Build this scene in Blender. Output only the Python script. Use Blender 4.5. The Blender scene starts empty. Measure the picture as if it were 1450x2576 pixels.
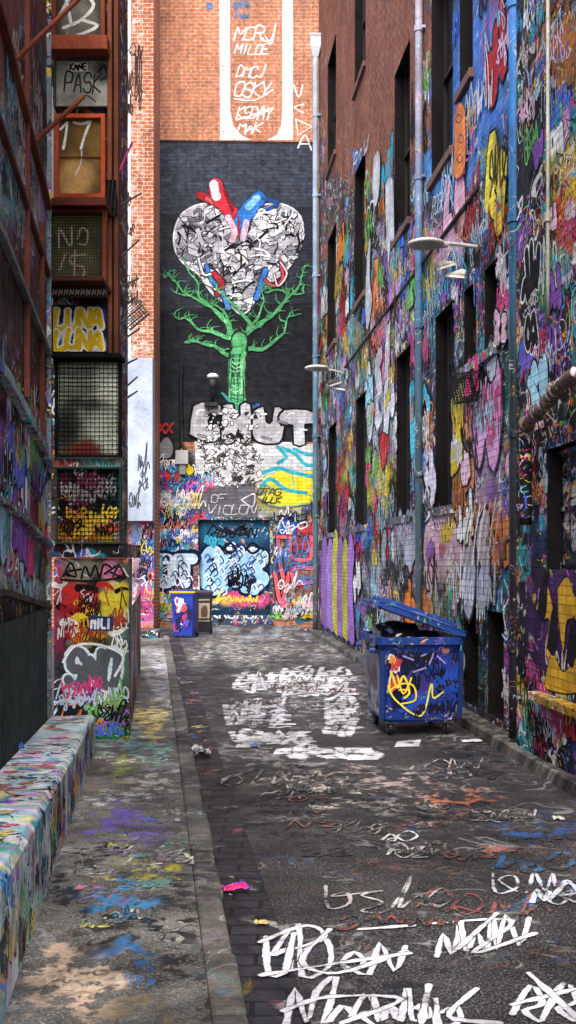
import bpy, bmesh, math, random
import numpy as np
from mathutils import Vector, Matrix, noise
F=2762.0; CX=725.0; HY=1420.0; CH=2.0
S=bpy.context.scene; C=S.collection
rng=random.Random(7)
def l1(c): return c/12.92 if c<=.04045 else ((c+.055)/1.055)**2.4
def hx(s): return tuple(l1(int(s[i:i+2],16)/255) for i in (0,2,4))
WHITE=hx('eaeaea'); BLACK=hx('0a0a0c')
# ------------------------------------------------------------------ materials
PAL=['14161a','1f8c9c','d04a80','e0bc34','1c1c22','3f6cd0','e0783c','80509a','3c8cc4','4fa484','d8d4d4','a83434','24406c','e88cb4','201c24','5ab4dc','101014','e8a048','2fb0b0','0c0c10']
LPAL=['f0ece4','2fb0c8','0c0c10','f04a8a','f8dc3a','0c0c10','f0f0f0','4a6fe8','f88a3a','7fd85a','0c0c10','c078e0']
def paintmat(name,kind='col',c1='808080',c2='707070',c3='606060',bw=.24,bh=.09,coords='UV',g=None,sc=1.,rough=.75,grime=.4,wear=.5,bump=.5,spec=.12,metal=0,pal=PAL,lpal=LPAL,lw=1.,offs=0,md=.5,soft=.03,patch=.9,lines=.92,streak=0.,speck=.55):
    m=bpy.data.materials.new(name); m.use_nodes=True; nt=m.node_tree; nt.nodes.clear(); nd=nt.nodes; L=nt.links.new
    out=nd.new('ShaderNodeOutputMaterial'); bs=nd.new('ShaderNodeBsdfPrincipled'); L(bs.outputs[0],out.inputs[0])
    bs.inputs['Specular IOR Level'].default_value=spec; bs.inputs['Metallic'].default_value=metal
    if coords=='UV': co=nd.new('ShaderNodeUVMap').outputs[0]
    else: co=nd.new('ShaderNodeTexCoord').outputs['Object']
    def put(sock,v):
        if hasattr(v,'is_linked'): L(v,sock)
        elif isinstance(v,(tuple,list)): sock.default_value=tuple(v)[:3]+((1,) if len(sock.default_value)==4 else ())
        else: sock.default_value=v
    def math_(op,a,b=0.,c=None,clamp=False):
        n=nd.new('ShaderNodeMath'); n.operation=op; n.use_clamp=clamp; put(n.inputs[0],a); put(n.inputs[1],b)
        if c is not None: put(n.inputs[2],c)
        return n.outputs[0]
    def mix(f,a,b,mode='MIX'):
        n=nd.new('ShaderNodeMixRGB'); n.blend_type=mode; put(n.inputs[0],f); put(n.inputs[1],a); put(n.inputs[2],b); return n.outputs[0]
    def rng_(v,a,b,c=0.,d=1.):
        n=nd.new('ShaderNodeMapRange'); put(n.inputs[0],v); put(n.inputs[1],a); put(n.inputs[2],b); put(n.inputs[3],c); put(n.inputs[4],d); return n.outputs[0]
    def off(o):
        n=nd.new('ShaderNodeVectorMath'); n.operation='ADD'; L(co,n.inputs[0]); o+=offs; n.inputs[1].default_value=(o*3.1,o*1.7,o*.7); return n.outputs[0]
    def nz(scale,detail=2.,dist=0.,o=0.,ro=.5,col=False,vec=None):
        n=nd.new('ShaderNodeTexNoise'); L(vec or off(o),n.inputs['Vector']); n.inputs['Scale'].default_value=scale; n.inputs['Detail'].default_value=detail
        n.inputs['Roughness'].default_value=ro; n.inputs['Distortion'].default_value=dist; return n.outputs[1 if col else 0]
    def ramp(v,cols):
        n=nd.new('ShaderNodeValToRGB'); n.color_ramp.interpolation='CONSTANT'; e=n.color_ramp.elements
        while len(e)<len(cols): e.new(.5)
        for i,c in enumerate(cols): e[i].position=i/len(cols)
        for i,c in enumerate(cols): e[i].color=hx(c)+(1,)
        L(v,n.inputs[0]); return n.outputs[0]
    at=nd.new('ShaderNodeAttribute'); at.attribute_name='Col'; colA=at.outputs['Color']
    st=nd.new('ShaderNodeAttribute'); st.attribute_name='Stk'; colS=st.outputs['Color']
    mk=nd.new('ShaderNodeAttribute'); mk.attribute_name='Msk'; sp=nd.new('ShaderNodeSeparateColor'); L(mk.outputs['Color'],sp.inputs[0])
    cov=sp.outputs[0]; G=sp.outputs[1] if g is None else float(g)
    fac=None; var=None
    wn=nz(5,5,.2,6,.7)
    if kind=='brick':
        b=nd.new('ShaderNodeTexBrick'); L(co,b.inputs['Vector']); b.inputs['Scale'].default_value=1
        put(b.inputs['Color1'],hx(c1)); put(b.inputs['Color2'],hx(c2)); put(b.inputs['Mortar'],hx(c3))
        b.inputs['Mortar Size'].default_value=.012; b.inputs['Mortar Smooth'].default_value=.25; b.inputs['Brick Width'].default_value=bw; b.inputs['Row Height'].default_value=bh; b.inputs['Bias'].default_value=-.2
        base=mix(.6,b.outputs[0],rng_(nz(9,3,0,4),.3,.7,.35,1.35),'MULTIPLY'); fac=b.outputs[1]
        v2=nd.new('ShaderNodeTexBrick'); L(co,v2.inputs['Vector']); v2.inputs['Scale'].default_value=1
        put(v2.inputs['Color1'],(.6,.6,.6)); put(v2.inputs['Color2'],(1.25,1.25,1.25)); put(v2.inputs['Mortar'],(1.1,1.1,1.1))
        v2.inputs['Mortar Size'].default_value=.012; v2.inputs['Mortar Smooth'].default_value=.25; v2.inputs['Brick Width'].default_value=bw; v2.inputs['Row Height'].default_value=bh; var=v2.outputs[0]
    elif kind=='col': base=colA
    else:
        base=mix(rng_(nz(2.2,5,.3,2,.65),.35,.65),hx(c1),hx(c2)); base=mix(rng_(nz(70,2,0,3),.5,.72,0,speck),base,hx(c3))
    if kind!='col':
        cm=rng_(math_('ADD',cov,math_('MULTIPLY',math_('SUBTRACT',wn,.5),wear*2.2)),.44,.56)
        pc=mix(.5,colA,rng_(nz(3,4,0,8),.3,.7,.35,1.5),'MULTIPLY')
        base=mix(cm,base,pc)
    if g!=0:
        gs=math_('MULTIPLY',G,3.,clamp=True)
        dv=nd.new('ShaderNodeVectorMath'); dv.operation='MULTIPLY_ADD'; L(nz(2.2*sc,2,0,11,col=True),dv.inputs[0]); dv.inputs[1].default_value=(.9/sc,)*3; L(co,dv.inputs[2])
        vo=nd.new('ShaderNodeTexVoronoi'); L(dv.outputs[0],vo.inputs['Vector']); vo.inputs['Scale'].default_value=1.7*sc
        s2=nd.new('ShaderNodeSeparateColor'); L(vo.outputs['Color'],s2.inputs[0]); pcx=ramp(s2.outputs[0],pal)
        t=math_('SUBTRACT',.74,math_('MULTIPLY',G,.26)); pn=nz(1.5*sc,2,.4,13,.5)
        pm=math_('MULTIPLY',rng_(math_('SUBTRACT',pn,t),-.01,soft),gs)
        base=mix(math_('MULTIPLY',pm,patch),base,pcx)
        for i,(s,w,cl) in enumerate([(1.2,.018,'r'),(2.0,.020,'k'),(1.6,.017,'w'),(3.4,.024,'r'),(4.4,.026,'k')]):
            n=nz(s*sc,1.2,1.1,20+i*5); a=math_('ABSOLUTE',math_('SUBTRACT',n,.5)); lm=rng_(a,w*lw*1.1,w*lw*.75)
            an=nz(.9*sc,2,.5,50+i*3); t2=math_('SUBTRACT',.64,math_('MULTIPLY',G,.2)); am=rng_(math_('SUBTRACT',an,t2),-.01,.02)
            k=math_('MULTIPLY',math_('MULTIPLY',lm,am),gs)
            if cl=='k': cc=hx('0a0a0c')
            elif cl=='w': cc=hx('e4e4e4')
            else: cc=ramp(rng_(nz(.8*sc,1,.3,70+i*3),.34,.66),lpal)
            base=mix(math_('MULTIPLY',k,lines),base,cc)
    sm=rng_(math_('ADD',sp.outputs[2],math_('MULTIPLY',math_('SUBTRACT',wn,.5),wear*1.5)),.40,.60)
    base=mix(math_('MULTIPLY',sm,math_('GREATER_THAN',sp.outputs[2],.002)),base,mix(.35,colS,rng_(nz(4,4,0,8),.3,.7,.5,1.35),'MULTIPLY'))
    gm=rng_(nz(.8,6,.2,90,.7),.36,.62,1-grime,1.08); base=mix(1,base,gm,'MULTIPLY')
    if var is not None: base=mix(.6,base,var,'MULTIPLY')
    if streak:
        vm=nd.new('ShaderNodeVectorMath'); vm.operation='MULTIPLY'; L(co,vm.inputs[0]); vm.inputs[1].default_value=(5.,.55,1)
        base=mix(streak,base,rng_(nz(1.3,5,.3,vec=vm.outputs[0],ro=.65),.35,.6,.3,1.15),'MULTIPLY')
    fine=nz(38,3,0,93)
    base=mix(.5,base,rng_(fine,.3,.7,.6,1.35),'MULTIPLY')
    bmp=nd.new('ShaderNodeBump'); bmp.inputs['Strength'].default_value=bump; bmp.inputs['Distance'].default_value=.012
    hgt=math_('MULTIPLY',fine,.35)
    if fac is not None:
        base=mix(math_('MULTIPLY',fac,md),base,hx('141213')); hgt=math_('SUBTRACT',hgt,fac)
    L(hgt,bmp.inputs['Height']); L(bmp.outputs[0],bs.inputs['Normal'])
    L(base,bs.inputs['Base Color']); L(rng_(nz(4,3,0,95),.3,.7,rough-.14,rough+.14),bs.inputs['Roughness'])
    return m
RB=paintmat('red_brick_graffiti','brick','b0705a','824e3e','5a463e',sc=1.35,grime=.35,md=.36,streak=.35,wear=.35,patch=.88)
FB_=paintmat('orange_brick_graffiti','brick','c47e58','a05c42','d0bcac',bw=.32,bh=.125,sc=1.,grime=.3,wear=.35,md=.28,streak=.35,bump=.9)
NBm=paintmat('pale_brick_graffiti','brick','b86a48','985434','d4c4b4',bw=.32,bh=.125,sc=1.1,grime=.3,md=.18,streak=.4)
CON=paintmat('painted_concrete','conc','8a8780','6e6c68','4e4c4a',sc=1.5,grime=.3,streak=.25)
STL=paintmat('painted_panel','conc','6e4c44','543830','6a524a',sc=1.7,grime=.4,streak=.45)
GPAL=['1e1e22','4a4a4c','7a7068','2a3642','5a3a38','9a968e']; GL=['d8d4cc','7a8a98','9a6a62','c8c4bc','4a6a9a','aa7a70']
ROAD=paintmat('asphalt','conc','343335','19191b','8a8680',sc=1.3,rough=.6,grime=.68,wear=1.05,spec=.35,bump=1.,lpal=GL,pal=GPAL,soft=.2,patch=.4,lines=.22,lw=1.4,speck=.8)
PAVE=paintmat('pavement_stone','conc','76736c','403e39','b4b0a8',sc=1.8,rough=.62,grime=.72,wear=1.05,bump=1.,spec=.3,lpal=['e0dcd4','6aa0bc','9a88b8','c0b880','70b0ac','b07a78'],pal=['3a3a38','b8b4ac','4a86a4','6a629c','b0a868','1c1c1c','dcd8d0','6ab0b0','242424','9a948c'],soft=.22,patch=.55,lines=.2,lw=1.5,speck=.8)
SETT=paintmat('bluestone_setts','brick','38383c','222226','080808',bw=.34,bh=.16,sc=1.4,rough=.55,grime=.65,bump=1.,spec=.3)
COLm=paintmat('painted_surface','col',coords='Object',g=0,grime=.4,rough=.6,spec=.25)
MESS=paintmat('tagged_surface','col',coords='Object',g=.6,sc=2.,grime=.4,rough=.6)
PLAS=paintmat('bin_plastic','col',coords='Object',g=0,grime=.35,rough=.45,spec=.4,bump=.15)
PLASG=paintmat('tagged_plastic','col',coords='Object',g=.2,sc=2.5,grime=.4,rough=.5,spec=.3,bump=.15)
BAGM=paintmat('bag_plastic','col',coords='Object',g=0,grime=.2,rough=.25,spec=.6,bump=.3)
GLAS=paintmat('dark_glass','col',coords='Object',g=.22,sc=1.6,grime=.5,rough=.25,spec=.4,bump=.05)
RUST=paintmat('rusty_steel','col',coords='Object',g=0,grime=.55,rough=.8,bump=.8)
CLN=paintmat('weathered_pipe_paint','col',coords='Object',g=.16,sc=3,grime=.45,rough=.5,spec=.3)
# ------------------------------------------------------------------ mesh builder
def const_fn(h,a=1.,g=0.):
    c=np.array(hx(h))
    return lambda px,py:(np.tile(c,(len(px),1)),np.full(len(px),a),np.full(len(px),g))
class Fr:
    def __init__(s,o,u,n,v=(0,0,1),fn=None):
        s.o=Vector(o); s.u=Vector(u).normalized(); s.n=Vector(n).normalized(); s.v=Vector(v).normalized(); s.holes=[]; s.b=(-1e9,1e9,-1e9,1e9); s.fn=fn or const_fn('606060')
    def pt(s,u,v,d=0.): return s.o+s.u*u+s.v*v+s.n*d
    def pix(s,px,py):
        d=Vector(((px-CX)/F,1,(HY-py)/F)); c=Vector((0,0,CH)); t=(s.o-c).dot(s.n)/d.dot(s.n); P=c+d*t
        return ((P-s.o).dot(s.u),(P-s.o).dot(s.v),P.y)
    def ok(s,u,v):
        b=s.b
        if u<b[0] or u>b[1] or v<b[2] or v>b[3]: return False
        return not any(h[0]-.02<u<h[1]+.02 and h[2]-.02<v<h[3]+.02 for h in s.holes)
    def und(s,P):
        A=np.array([s.pt(a,b) for a,b in P]); yy=np.maximum(A[:,1],.5)
        return s.fn(CX+F*A[:,0]/yy,HY-F*(A[:,2]-CH)/yy)
def proj(p): return (CX+F*p[0]/p[1], HY-F*(p[2]-CH)/p[1])
def P3(px,py,Y): return Vector(((px-CX)/F*Y,Y,CH+(HY-py)/F*Y))
def cr(p,n=5):
    if len(p)<3: return [tuple(np.array(p[0])*(1-t)+np.array(p[1])*t) for t in np.linspace(0,1,6)] if len(p)==2 else p
    q=[p[0]]+list(p)+[p[-1]]; o=[]
    for i in range(1,len(q)-2):
        a,b,c,d=[np.array(x,float) for x in q[i-1:i+3]]
        for k in range(n):
            t=k/n; o.append(tuple(.5*((2*b)+(-a+c)*t+(2*a-5*b+4*c-d)*t*t+(-a+3*b-3*c+d)*t**3)))
    o.append(tuple(p[-1])); return o
class MB:
    def __init__(s): s.p=[];s.f=[];s.c=[];s.k=[];s.w=[];s.m=[];s.t=[];s.layer=0;s.M=None;s.col=(1,1,1)
    def vt(s,co,c=None,k=(0,0,0),uv=(0,0),t=(0,0,0)):
        co=Vector(co)
        if s.M is not None: co=s.M@co
        s.p.append(co); s.c.append(c or s.col); s.k.append(k); s.w.append(uv); s.t.append(t); return len(s.p)-1
    def fc(s,i,m=0): s.f.append(tuple(i)); s.m.append(m)
    def quad(s,pts,m=0,c=None,k=(0,0,0),uv=None): s.fc([s.vt(p,c,k,uv[i] if uv else (0,0)) for i,p in enumerate(pts)],m)
    def box(s,x0,x1,y0,y1,z0,z1,m=0,c=None):
        i=[s.vt((x,y,z),c) for z in (z0,z1) for x,y in ((x0,y0),(x1,y0),(x1,y1),(x0,y1))]
        for q in ((3,2,1,0),(4,5,6,7),(0,1,5,4),(1,2,6,5),(2,3,7,6),(3,0,4,7)): s.fc([i[a] for a in q],m)
    def fbox(s,fr,u0,u1,v0,v1,d0,d1,m=0,c=None,k=(0,0,0)):
        i=[s.vt(fr.pt(u,v,d),c,k,(u,v+d)) for d in (d0,d1) for u,v in ((u0,v0),(u1,v0),(u1,v1),(u0,v1))]
        for q in ((3,2,1,0),(4,5,6,7),(0,1,5,4),(1,2,6,5),(2,3,7,6),(3,0,4,7)): s.fc([i[a] for a in q],m)
    def tube(s,pts,r,n=10,m=0,cf=None,cap=True):
        pts=[Vector(p) for p in pts]; rings=[]; ref=None
        for i,p in enumerate(pts):
            t=(pts[min(i+1,len(pts)-1)]-pts[max(i-1,0)]).normalized()
            if ref is None: ref=Vector((0,0,1)) if abs(t.z)<.9 else Vector((1,0,0))
            a=(ref-t*ref.dot(t)).normalized(); ref=a; b=t.cross(a); rr=r[i] if isinstance(r,(list,tuple)) else r
            rings.append([s.vt(p+a*math.cos(2*math.pi*j/n)*rr+b*math.sin(2*math.pi*j/n)*rr,cf(p) if cf else None) for j in range(n)])
        for A,B in zip(rings,rings[1:]):
            for j in range(n): s.fc((A[j],A[(j+1)%n],B[(j+1)%n],B[j]),m)
        if cap: s.fc(rings[0][::-1],m); s.fc(rings[-1],m)
    def lathe(s,prof,c,n=20,m=0,cl=None):
        rings=[[s.vt((c[0]+r*math.cos(2*math.pi*j/n),c[1]+r*math.sin(2*math.pi*j/n),c[2]+z),cl) for j in range(n)] for r,z in prof]
        for A,B in zip(rings,rings[1:]):
            for j in range(n): s.fc((A[j],A[(j+1)%n],B[(j+1)%n],B[j]),m)
        s.fc(rings[0][::-1],m); s.fc(rings[-1],m)
    def loops(s,ls,m=0,cl=None,c0=True,c1=True):
        R=[[s.vt(p,cl) for p in l] for l in ls]; n=len(R[0])
        for A,B in zip(R,R[1:]):
            for j in range(n): s.fc((A[j],A[(j+1)%n],B[(j+1)%n],B[j]),m)
        if c0: s.fc(R[0][::-1],m)
        if c1: s.fc(R[-1],m)
    def grid(s,fr,us,vs,fn,m=0,reveal=0.,d=0.,rc='463a3c'):
        fr.fn=fn
        for h in fr.holes: us=np.append(us,h[:2]); vs=np.append(vs,h[2:])
        us=np.unique(np.round(us,4)); vs=np.unique(np.round(vs,4))
        UU,VV=np.meshgrid(us,vs); UU=UU.ravel(); VV=VV.ravel()
        X=[fr.pt(a,b,d) for a,b in zip(UU,VV)]; col,cv,sc=fr.und(list(zip(UU,VV))); b0=len(s.p)
        for i,x in enumerate(X): s.vt(x,tuple(col[i]),(cv[i],sc[i],0),(UU[i],VV[i]))
        nu=len(us)
        for j in range(len(vs)-1):
            for i in range(nu-1):
                u=(us[i]+us[i+1])/2; v=(vs[j]+vs[j+1])/2
                if any(h[0]<u<h[1] and h[2]<v<h[3] for h in fr.holes): continue
                a=b0+j*nu+i; s.fc((a,a+1,a+1+nu,a+nu),m)
        if reveal:
            for (u0,u1,v0,v1) in fr.holes:
                for (a,b),(c,e) in (((u0,v0),(u0,v1)),((u1,v1),(u1,v0)),((u0,v1),(u1,v1)),((u1,v0),(u0,v0))):
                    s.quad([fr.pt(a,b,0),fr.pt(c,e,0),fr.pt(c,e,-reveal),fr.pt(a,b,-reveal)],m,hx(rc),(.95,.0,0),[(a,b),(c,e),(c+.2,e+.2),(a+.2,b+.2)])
    def ly(s): s.layer+=1; return .002+s.layer*.00005
    def stroke(s,fr,pts,w,col,cover=1.,sc=.08,m=0,uv=False,sm=5,wm=False,w2=None,jit=.08,edge=.3):
        q=cr(pts,sm) if sm>1 else pts
        if uv: P=[(a,b,fr.pt(a,b).y) for a,b in q]
        else: P=[fr.pix(a,b) for a,b in q]
        runs=[[]]
        for i,p in enumerate(P):
            if fr.ok(p[0],p[1]): runs[-1].append((p,i))
            elif runs[-1]: runs.append([])
        d0=s.ly(); n=len(P); ke=cover*edge
        for r in runs:
            if len(r)<2: continue
            rows=[]; pp=[np.array(x[0][:2]) for x in r]; uc,uk,us_=fr.und(pp)
            for j,(p,i) in enumerate(r):
                t=pp[min(j+1,len(pp)-1)]-pp[max(j-1,0)]; L=np.hypot(*t)
                t=np.array((1.,0)) if L<1e-6 else t/L
                nn=np.array((-t[1],t[0])); ww=w if w2 is None else w+(w2-w)*i/max(1,n-1)
                h=(ww if (uv or wm) else ww*p[2]/F)*.5*1.22*(1+rng.uniform(-jit,jit)); dd=d0+.00004*i/n
                uu=tuple(uc[j])
                def V(q_,k): return s.vt(fr.pt(q_[0],q_[1],dd),uu,(uk[j],us_[j],k),tuple(q_),col)
                row=[V(pp[j]+nn*h,ke),V(pp[j]+nn*h*.55,cover),V(pp[j]-nn*h*.55,cover),V(pp[j]-nn*h,ke)]; rows.append(row)
                if j in (0,len(r)-1):
                    sg=-1 if j==0 else 1
                    O=[row[0]]+[V(pp[j]+nn*h*math.cos(math.pi*k/6)+t*h*math.sin(math.pi*k/6)*sg,ke) for k in range(1,6)]+[row[3]]
                    I=[row[1]]+[V(pp[j]+nn*h*.55*math.cos(math.pi*k/6)+t*h*.55*math.sin(math.pi*k/6)*sg,cover) for k in range(1,6)]+[row[2]]
                    s.fc(I,m)
                    for k in range(6): s.fc((O[k],O[k+1],I[k+1],I[k]),m)
            for A,B in zip(rows,rows[1:]):
                for k in range(3): s.fc((A[k],A[k+1],B[k+1],B[k]),m)
    def fill(s,fr,pts,col,cover=1.,sc=.08,m=0,uv=False,sm=0,line=None,lw=2):
        q=cr(list(pts)+[pts[0]],sm)[:-1] if sm else pts
        d=s.ly(); P=[tuple(x) if uv else fr.pix(*x)[:2] for x in q]; uc,uk,us_=fr.und(P)
        s.fc([s.vt(fr.pt(a,b,d),tuple(uc[i]),(uk[i],us_[i],cover),(a,b),col) for i,(a,b) in enumerate(P)],m)
        if line: s.stroke(fr,list(q)+[q[0]],lw,line,1,sc,m,uv,sm=1)
    def throw(s,fr,pls,w,fillc,line,ow,uv=False,**k):
        for p in pls: s.stroke(fr,p,w+2*ow,line,uv=uv,edge=.6,**k)
        for p in pls: s.stroke(fr,p,w,fillc,uv=uv,edge=.6,**k)
    def build(s,name,mats,parent=None,origin=(0,0,0),smooth=False,bevel=0):
        if parent is not None: origin=parent.get('_o',origin)
        o=Vector(origin); me=bpy.data.meshes.new(name); me.from_pydata([tuple(p-o) for p in s.p],[],s.f)
        for nm,dat in (('Col',s.c),('Msk',s.k),('Stk',s.t)):
            a=me.attributes.new(nm,'FLOAT_COLOR','POINT'); a.data.foreach_set('color',[x for t in dat for x in (float(t[0]),float(t[1]),float(t[2]),1.)])
        ul=me.uv_layers.new(name='UVMap'); li=np.zeros(len(me.loops),dtype=np.int32); me.loops.foreach_get('vertex_index',li)
        ul.data.foreach_set('uv',np.array(s.w,dtype=np.float32)[li].ravel())
        for m in (mats if isinstance(mats,list) else [mats]): me.materials.append(m)
        me.polygons.foreach_set('material_index',s.m)
        if smooth: me.polygons.foreach_set('use_smooth',[True]*len(me.polygons))
        me.update(); ob=bpy.data.objects.new(name,me); C.objects.link(ob)
        if parent is None: ob.location=o
        else: ob.parent=parent
        ob['_o']=tuple(o)
        if bevel:
            b=ob.modifiers.new('Bevel','BEVEL'); b.width=bevel; b.segments=2; b.limit_method='ANGLE'
        return ob
def tag(o,label,cat,group=None):
    o['label']=label; o['category']=cat
    if group: o['group']=group
    return o
def thing(name,label,cat,loc,group=None):
    o=bpy.data.objects.new(name,None); C.objects.link(o); o.location=loc; o['_o']=tuple(loc); o.empty_display_size=.1
    return tag(o,label,cat,group)
def struct(o): o['kind']='structure'; return o
# ------------------------------------------------------------------ blobs, letters, scribbles
def blobfn(blobs,base,jit=16,seed=0.,sharp=3.2):
    bc=np.array(hx(base[0])); B=[(b[0],b[1],b[2],b[3],np.array(hx(b[4])),b[5],b[6]) for b in blobs]
    def fn(px,py):
        px=np.asarray(px,float); py=np.asarray(py,float)
        x=px+jit*(np.sin(py*.031+seed)+.6*np.sin(py*.083+px*.05+2*seed)+.5*np.sin(px*.17-py*.11))
        y=py+jit*(np.sin(px*.037+1.3*seed)+.6*np.sin(px*.09-py*.04)+.5*np.sin(px*.13+py*.19+seed))
        W=np.full(px.shape,.03); c=W[:,None]*bc; cv=W*base[1]; sc=W*base[2]
        for (bx,by,rx,ry,h,a,g) in B:
            w=np.exp(-sharp*(((x-bx)/rx)**2+((y-by)/ry)**2)*.9); W=W+w; c=c+w[:,None]*h; cv=cv+w*a; sc=sc+w*g
        return c/W[:,None],cv/W,sc/W
    return fn
def override(fn,rects):
    R=[(r[0],r[1],r[2],r[3],np.array(hx(r[4])),r[5]) for r in rects]
    def f(px,py):
        c,a,g=fn(px,py); c=c.copy(); a=a.copy(); g=g.copy(); px=np.asarray(px,float); py=np.asarray(py,float)
        for x0,y0,x1,y1,h,cv in R:
            m=(px>x0)&(px<x1)&(py>y0)&(py<y1); c[m]=h; a[m]=cv; g[m]=0
        return c,a,g
    return f
FONT={'A':["00 26 40","12 32"],'B':["00 06 36 45 44 33 03","33 42 41 30 00"],'C':["45 36 16 05 01 10 30 41"],'D':["00 06 26 44 42 20 00"],'E':["46 06 00 40","03 33"],'F':["46 06 00","03 33"],
'G':["45 36 16 05 01 10 30 41 43 23"],'H':["06 00","46 40","03 43"],'I':["26 20"],'J':["46 41 30 10 01"],'K':["06 00","46 03 40"],'L':["06 00 40"],'M':["00 06 23 46 40"],'N':["00 06 40 46"],
'O':["16 05 01 10 30 41 45 36 16"],'P':["00 06 36 45 44 33 03"],'Q':["16 05 01 10 30 41 45 36 16","22 40"],'R':["00 06 36 45 44 33 03","23 40"],'S':["45 36 16 05 04 13 33 42 41 30 10 01"],'T':["06 46","26 20"],
'U':["06 01 10 30 41 46"],'V':["06 20 46"],'W':["06 10 23 30 46"],'X':["06 40","46 00"],'Y':["06 23 46","23 20"],'Z':["06 46 00 40"],'1':["14 26 20"],'7':["06 46 10"],' ':[]}
def text(t,x,y,w,h,slant=.1,jit=.05,sk=0.,dense=True,gap=.3):
    out=[]; cw=w/(len(t)+gap*(len(t)-1))
    for i,ch in enumerate(t):
        dy=rng.uniform(-1,1)*jit*h
        for st in FONT[ch]:
            pl=[]
            for tk in st.split():
                a=int(tk[0])/4; b=int(tk[1])/6; X=x+i*cw*(1+gap)+a*cw+slant*b*h+rng.uniform(-1,1)*jit*cw; Y=y+(1-b)*h+dy+rng.uniform(-1,1)*jit*h
                pl.append((X,Y+sk*(X-x)))
            if dense and len(pl)>2:
                q=[pl[0]]
                for a,b in zip(pl,pl[1:]): q+= [((a[0]*.7+b[0]*.3),(a[1]*.7+b[1]*.3)),((a[0]*.3+b[0]*.7),(a[1]*.3+b[1]*.7))]
                pl=q+[pl[-1]]
            out.append(pl)
    return out
def squig(n):
    p=[];x=0
    for i in range(n):
        k=rng.randrange(8); s=rng.uniform(.7,1.25); dy=rng.uniform(-.15,.15)
        p+=[(x+a*s,b*s+dy) for a,b in ([(0,0),(.15,1),(.35,.1),(.5,.9)],[(0,.2),(.3,1),(.5,.5),(.2,.3),(.45,0)],[(0,1),(.05,0),(.4,.2),(.35,.7),(.1,.5)],[(0,.5),(.25,.95),(.45,.5),(.2,.05),(0,.4)],[(.4,.9),(.05,.7),(.4,.4),(.05,.05),(.5,.1)],[(0,.9),(.1,.05),(.25,.6),(.4,.05),(.5,1.1)],[(0,.4),(.2,.7),(.3,.3),(.1,-.3),(-.1,-.1),(.5,.5)],[(.3,1.3),(.1,0),(.4,.5),(.6,.2)])[k]]
        x+=.55*s
    return p,max(.5,x)
TC=[hx(c) for c in ('f0eeea','0a0a0c','0a0a0c','f0eeea','2fb0cc','e84a8a','f0d030','f08830','4a70e0','9058b8','78c060','0a0a0c','c8d8e8','c83030','0a0a0c','f4c8d8','a8dcf0','f0f0f0')]
def rtag(mb,fr,u,v,h,wm,n=None,col=None,rot=None,sc=.08,cover=None):
    p,L=squig(n or rng.randint(3,6)); rot=rng.uniform(-.25,.25) if rot is None else rot; c,s_=math.cos(rot),math.sin(rot)
    q=[(u+(a*c-b*s_)*h*.8,v+(a*s_+b*c)*h) for a,b in p]
    mb.stroke(fr,q,wm,col or rng.choice(TC),cover=cover or rng.uniform(.75,1.05),uv=True,sm=4)
def rthrow(mb,fr,u,v,h,fillc=None,line=None,n=3,sc=.2):
    fillc=fillc or rng.choice(TC); line=line or (BLACK if sum(fillc)>.1 else WHITE)
    pls=[]
    for i in range(n):
        p,L=squig(1); pls.append([(u+i*h*.62+a*h*.9,v+b*h*.8+.1*h*rng.random()) for a,b in p])
    mb.throw(fr,pls,h*.24,fillc,line,h*.05,uv=True,sm=5,jit=.06,cover=.9)
def inpoly(x,y,P):
    r=False
    for (a,b),(c,d) in zip(P,P[1:]+P[:1]):
        if (b>y)!=(d>y) and x<(c-a)*(y-b)/(d-b)+a: r=not r
    return r
def shards(mb,fr,poly,n,cols,smin,smax,line=BLACK,lw=2,lines=0):
    xs=[p[0] for p in poly]; ys=[p[1] for p in poly]; k=0
    while k<n:
        x=rng.uniform(min(xs),max(xs)); y=rng.uniform(min(ys),max(ys))
        if not inpoly(x,y,poly): continue
        k+=1; s=rng.uniform(smin,smax); a0=rng.uniform(0,6.28); m=rng.choice((3,4,4,5)); e=rng.uniform(.35,1.)
        q=[]
        for i in range(m):
            a=6.283*i/m+rng.uniform(-.4,.4); X=math.cos(a)*s; Y=math.sin(a)*s*e
            q.append((x+X*math.cos(a0)-Y*math.sin(a0),y+X*math.sin(a0)+Y*math.cos(a0)))
        q=[p if inpoly(p[0],p[1],poly) else (x*.6+p[0]*.4,y*.6+p[1]*.4) for p in q]
        mb.fill(fr,q,hx(rng.choice(cols)),line=line,lw=lw)
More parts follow.
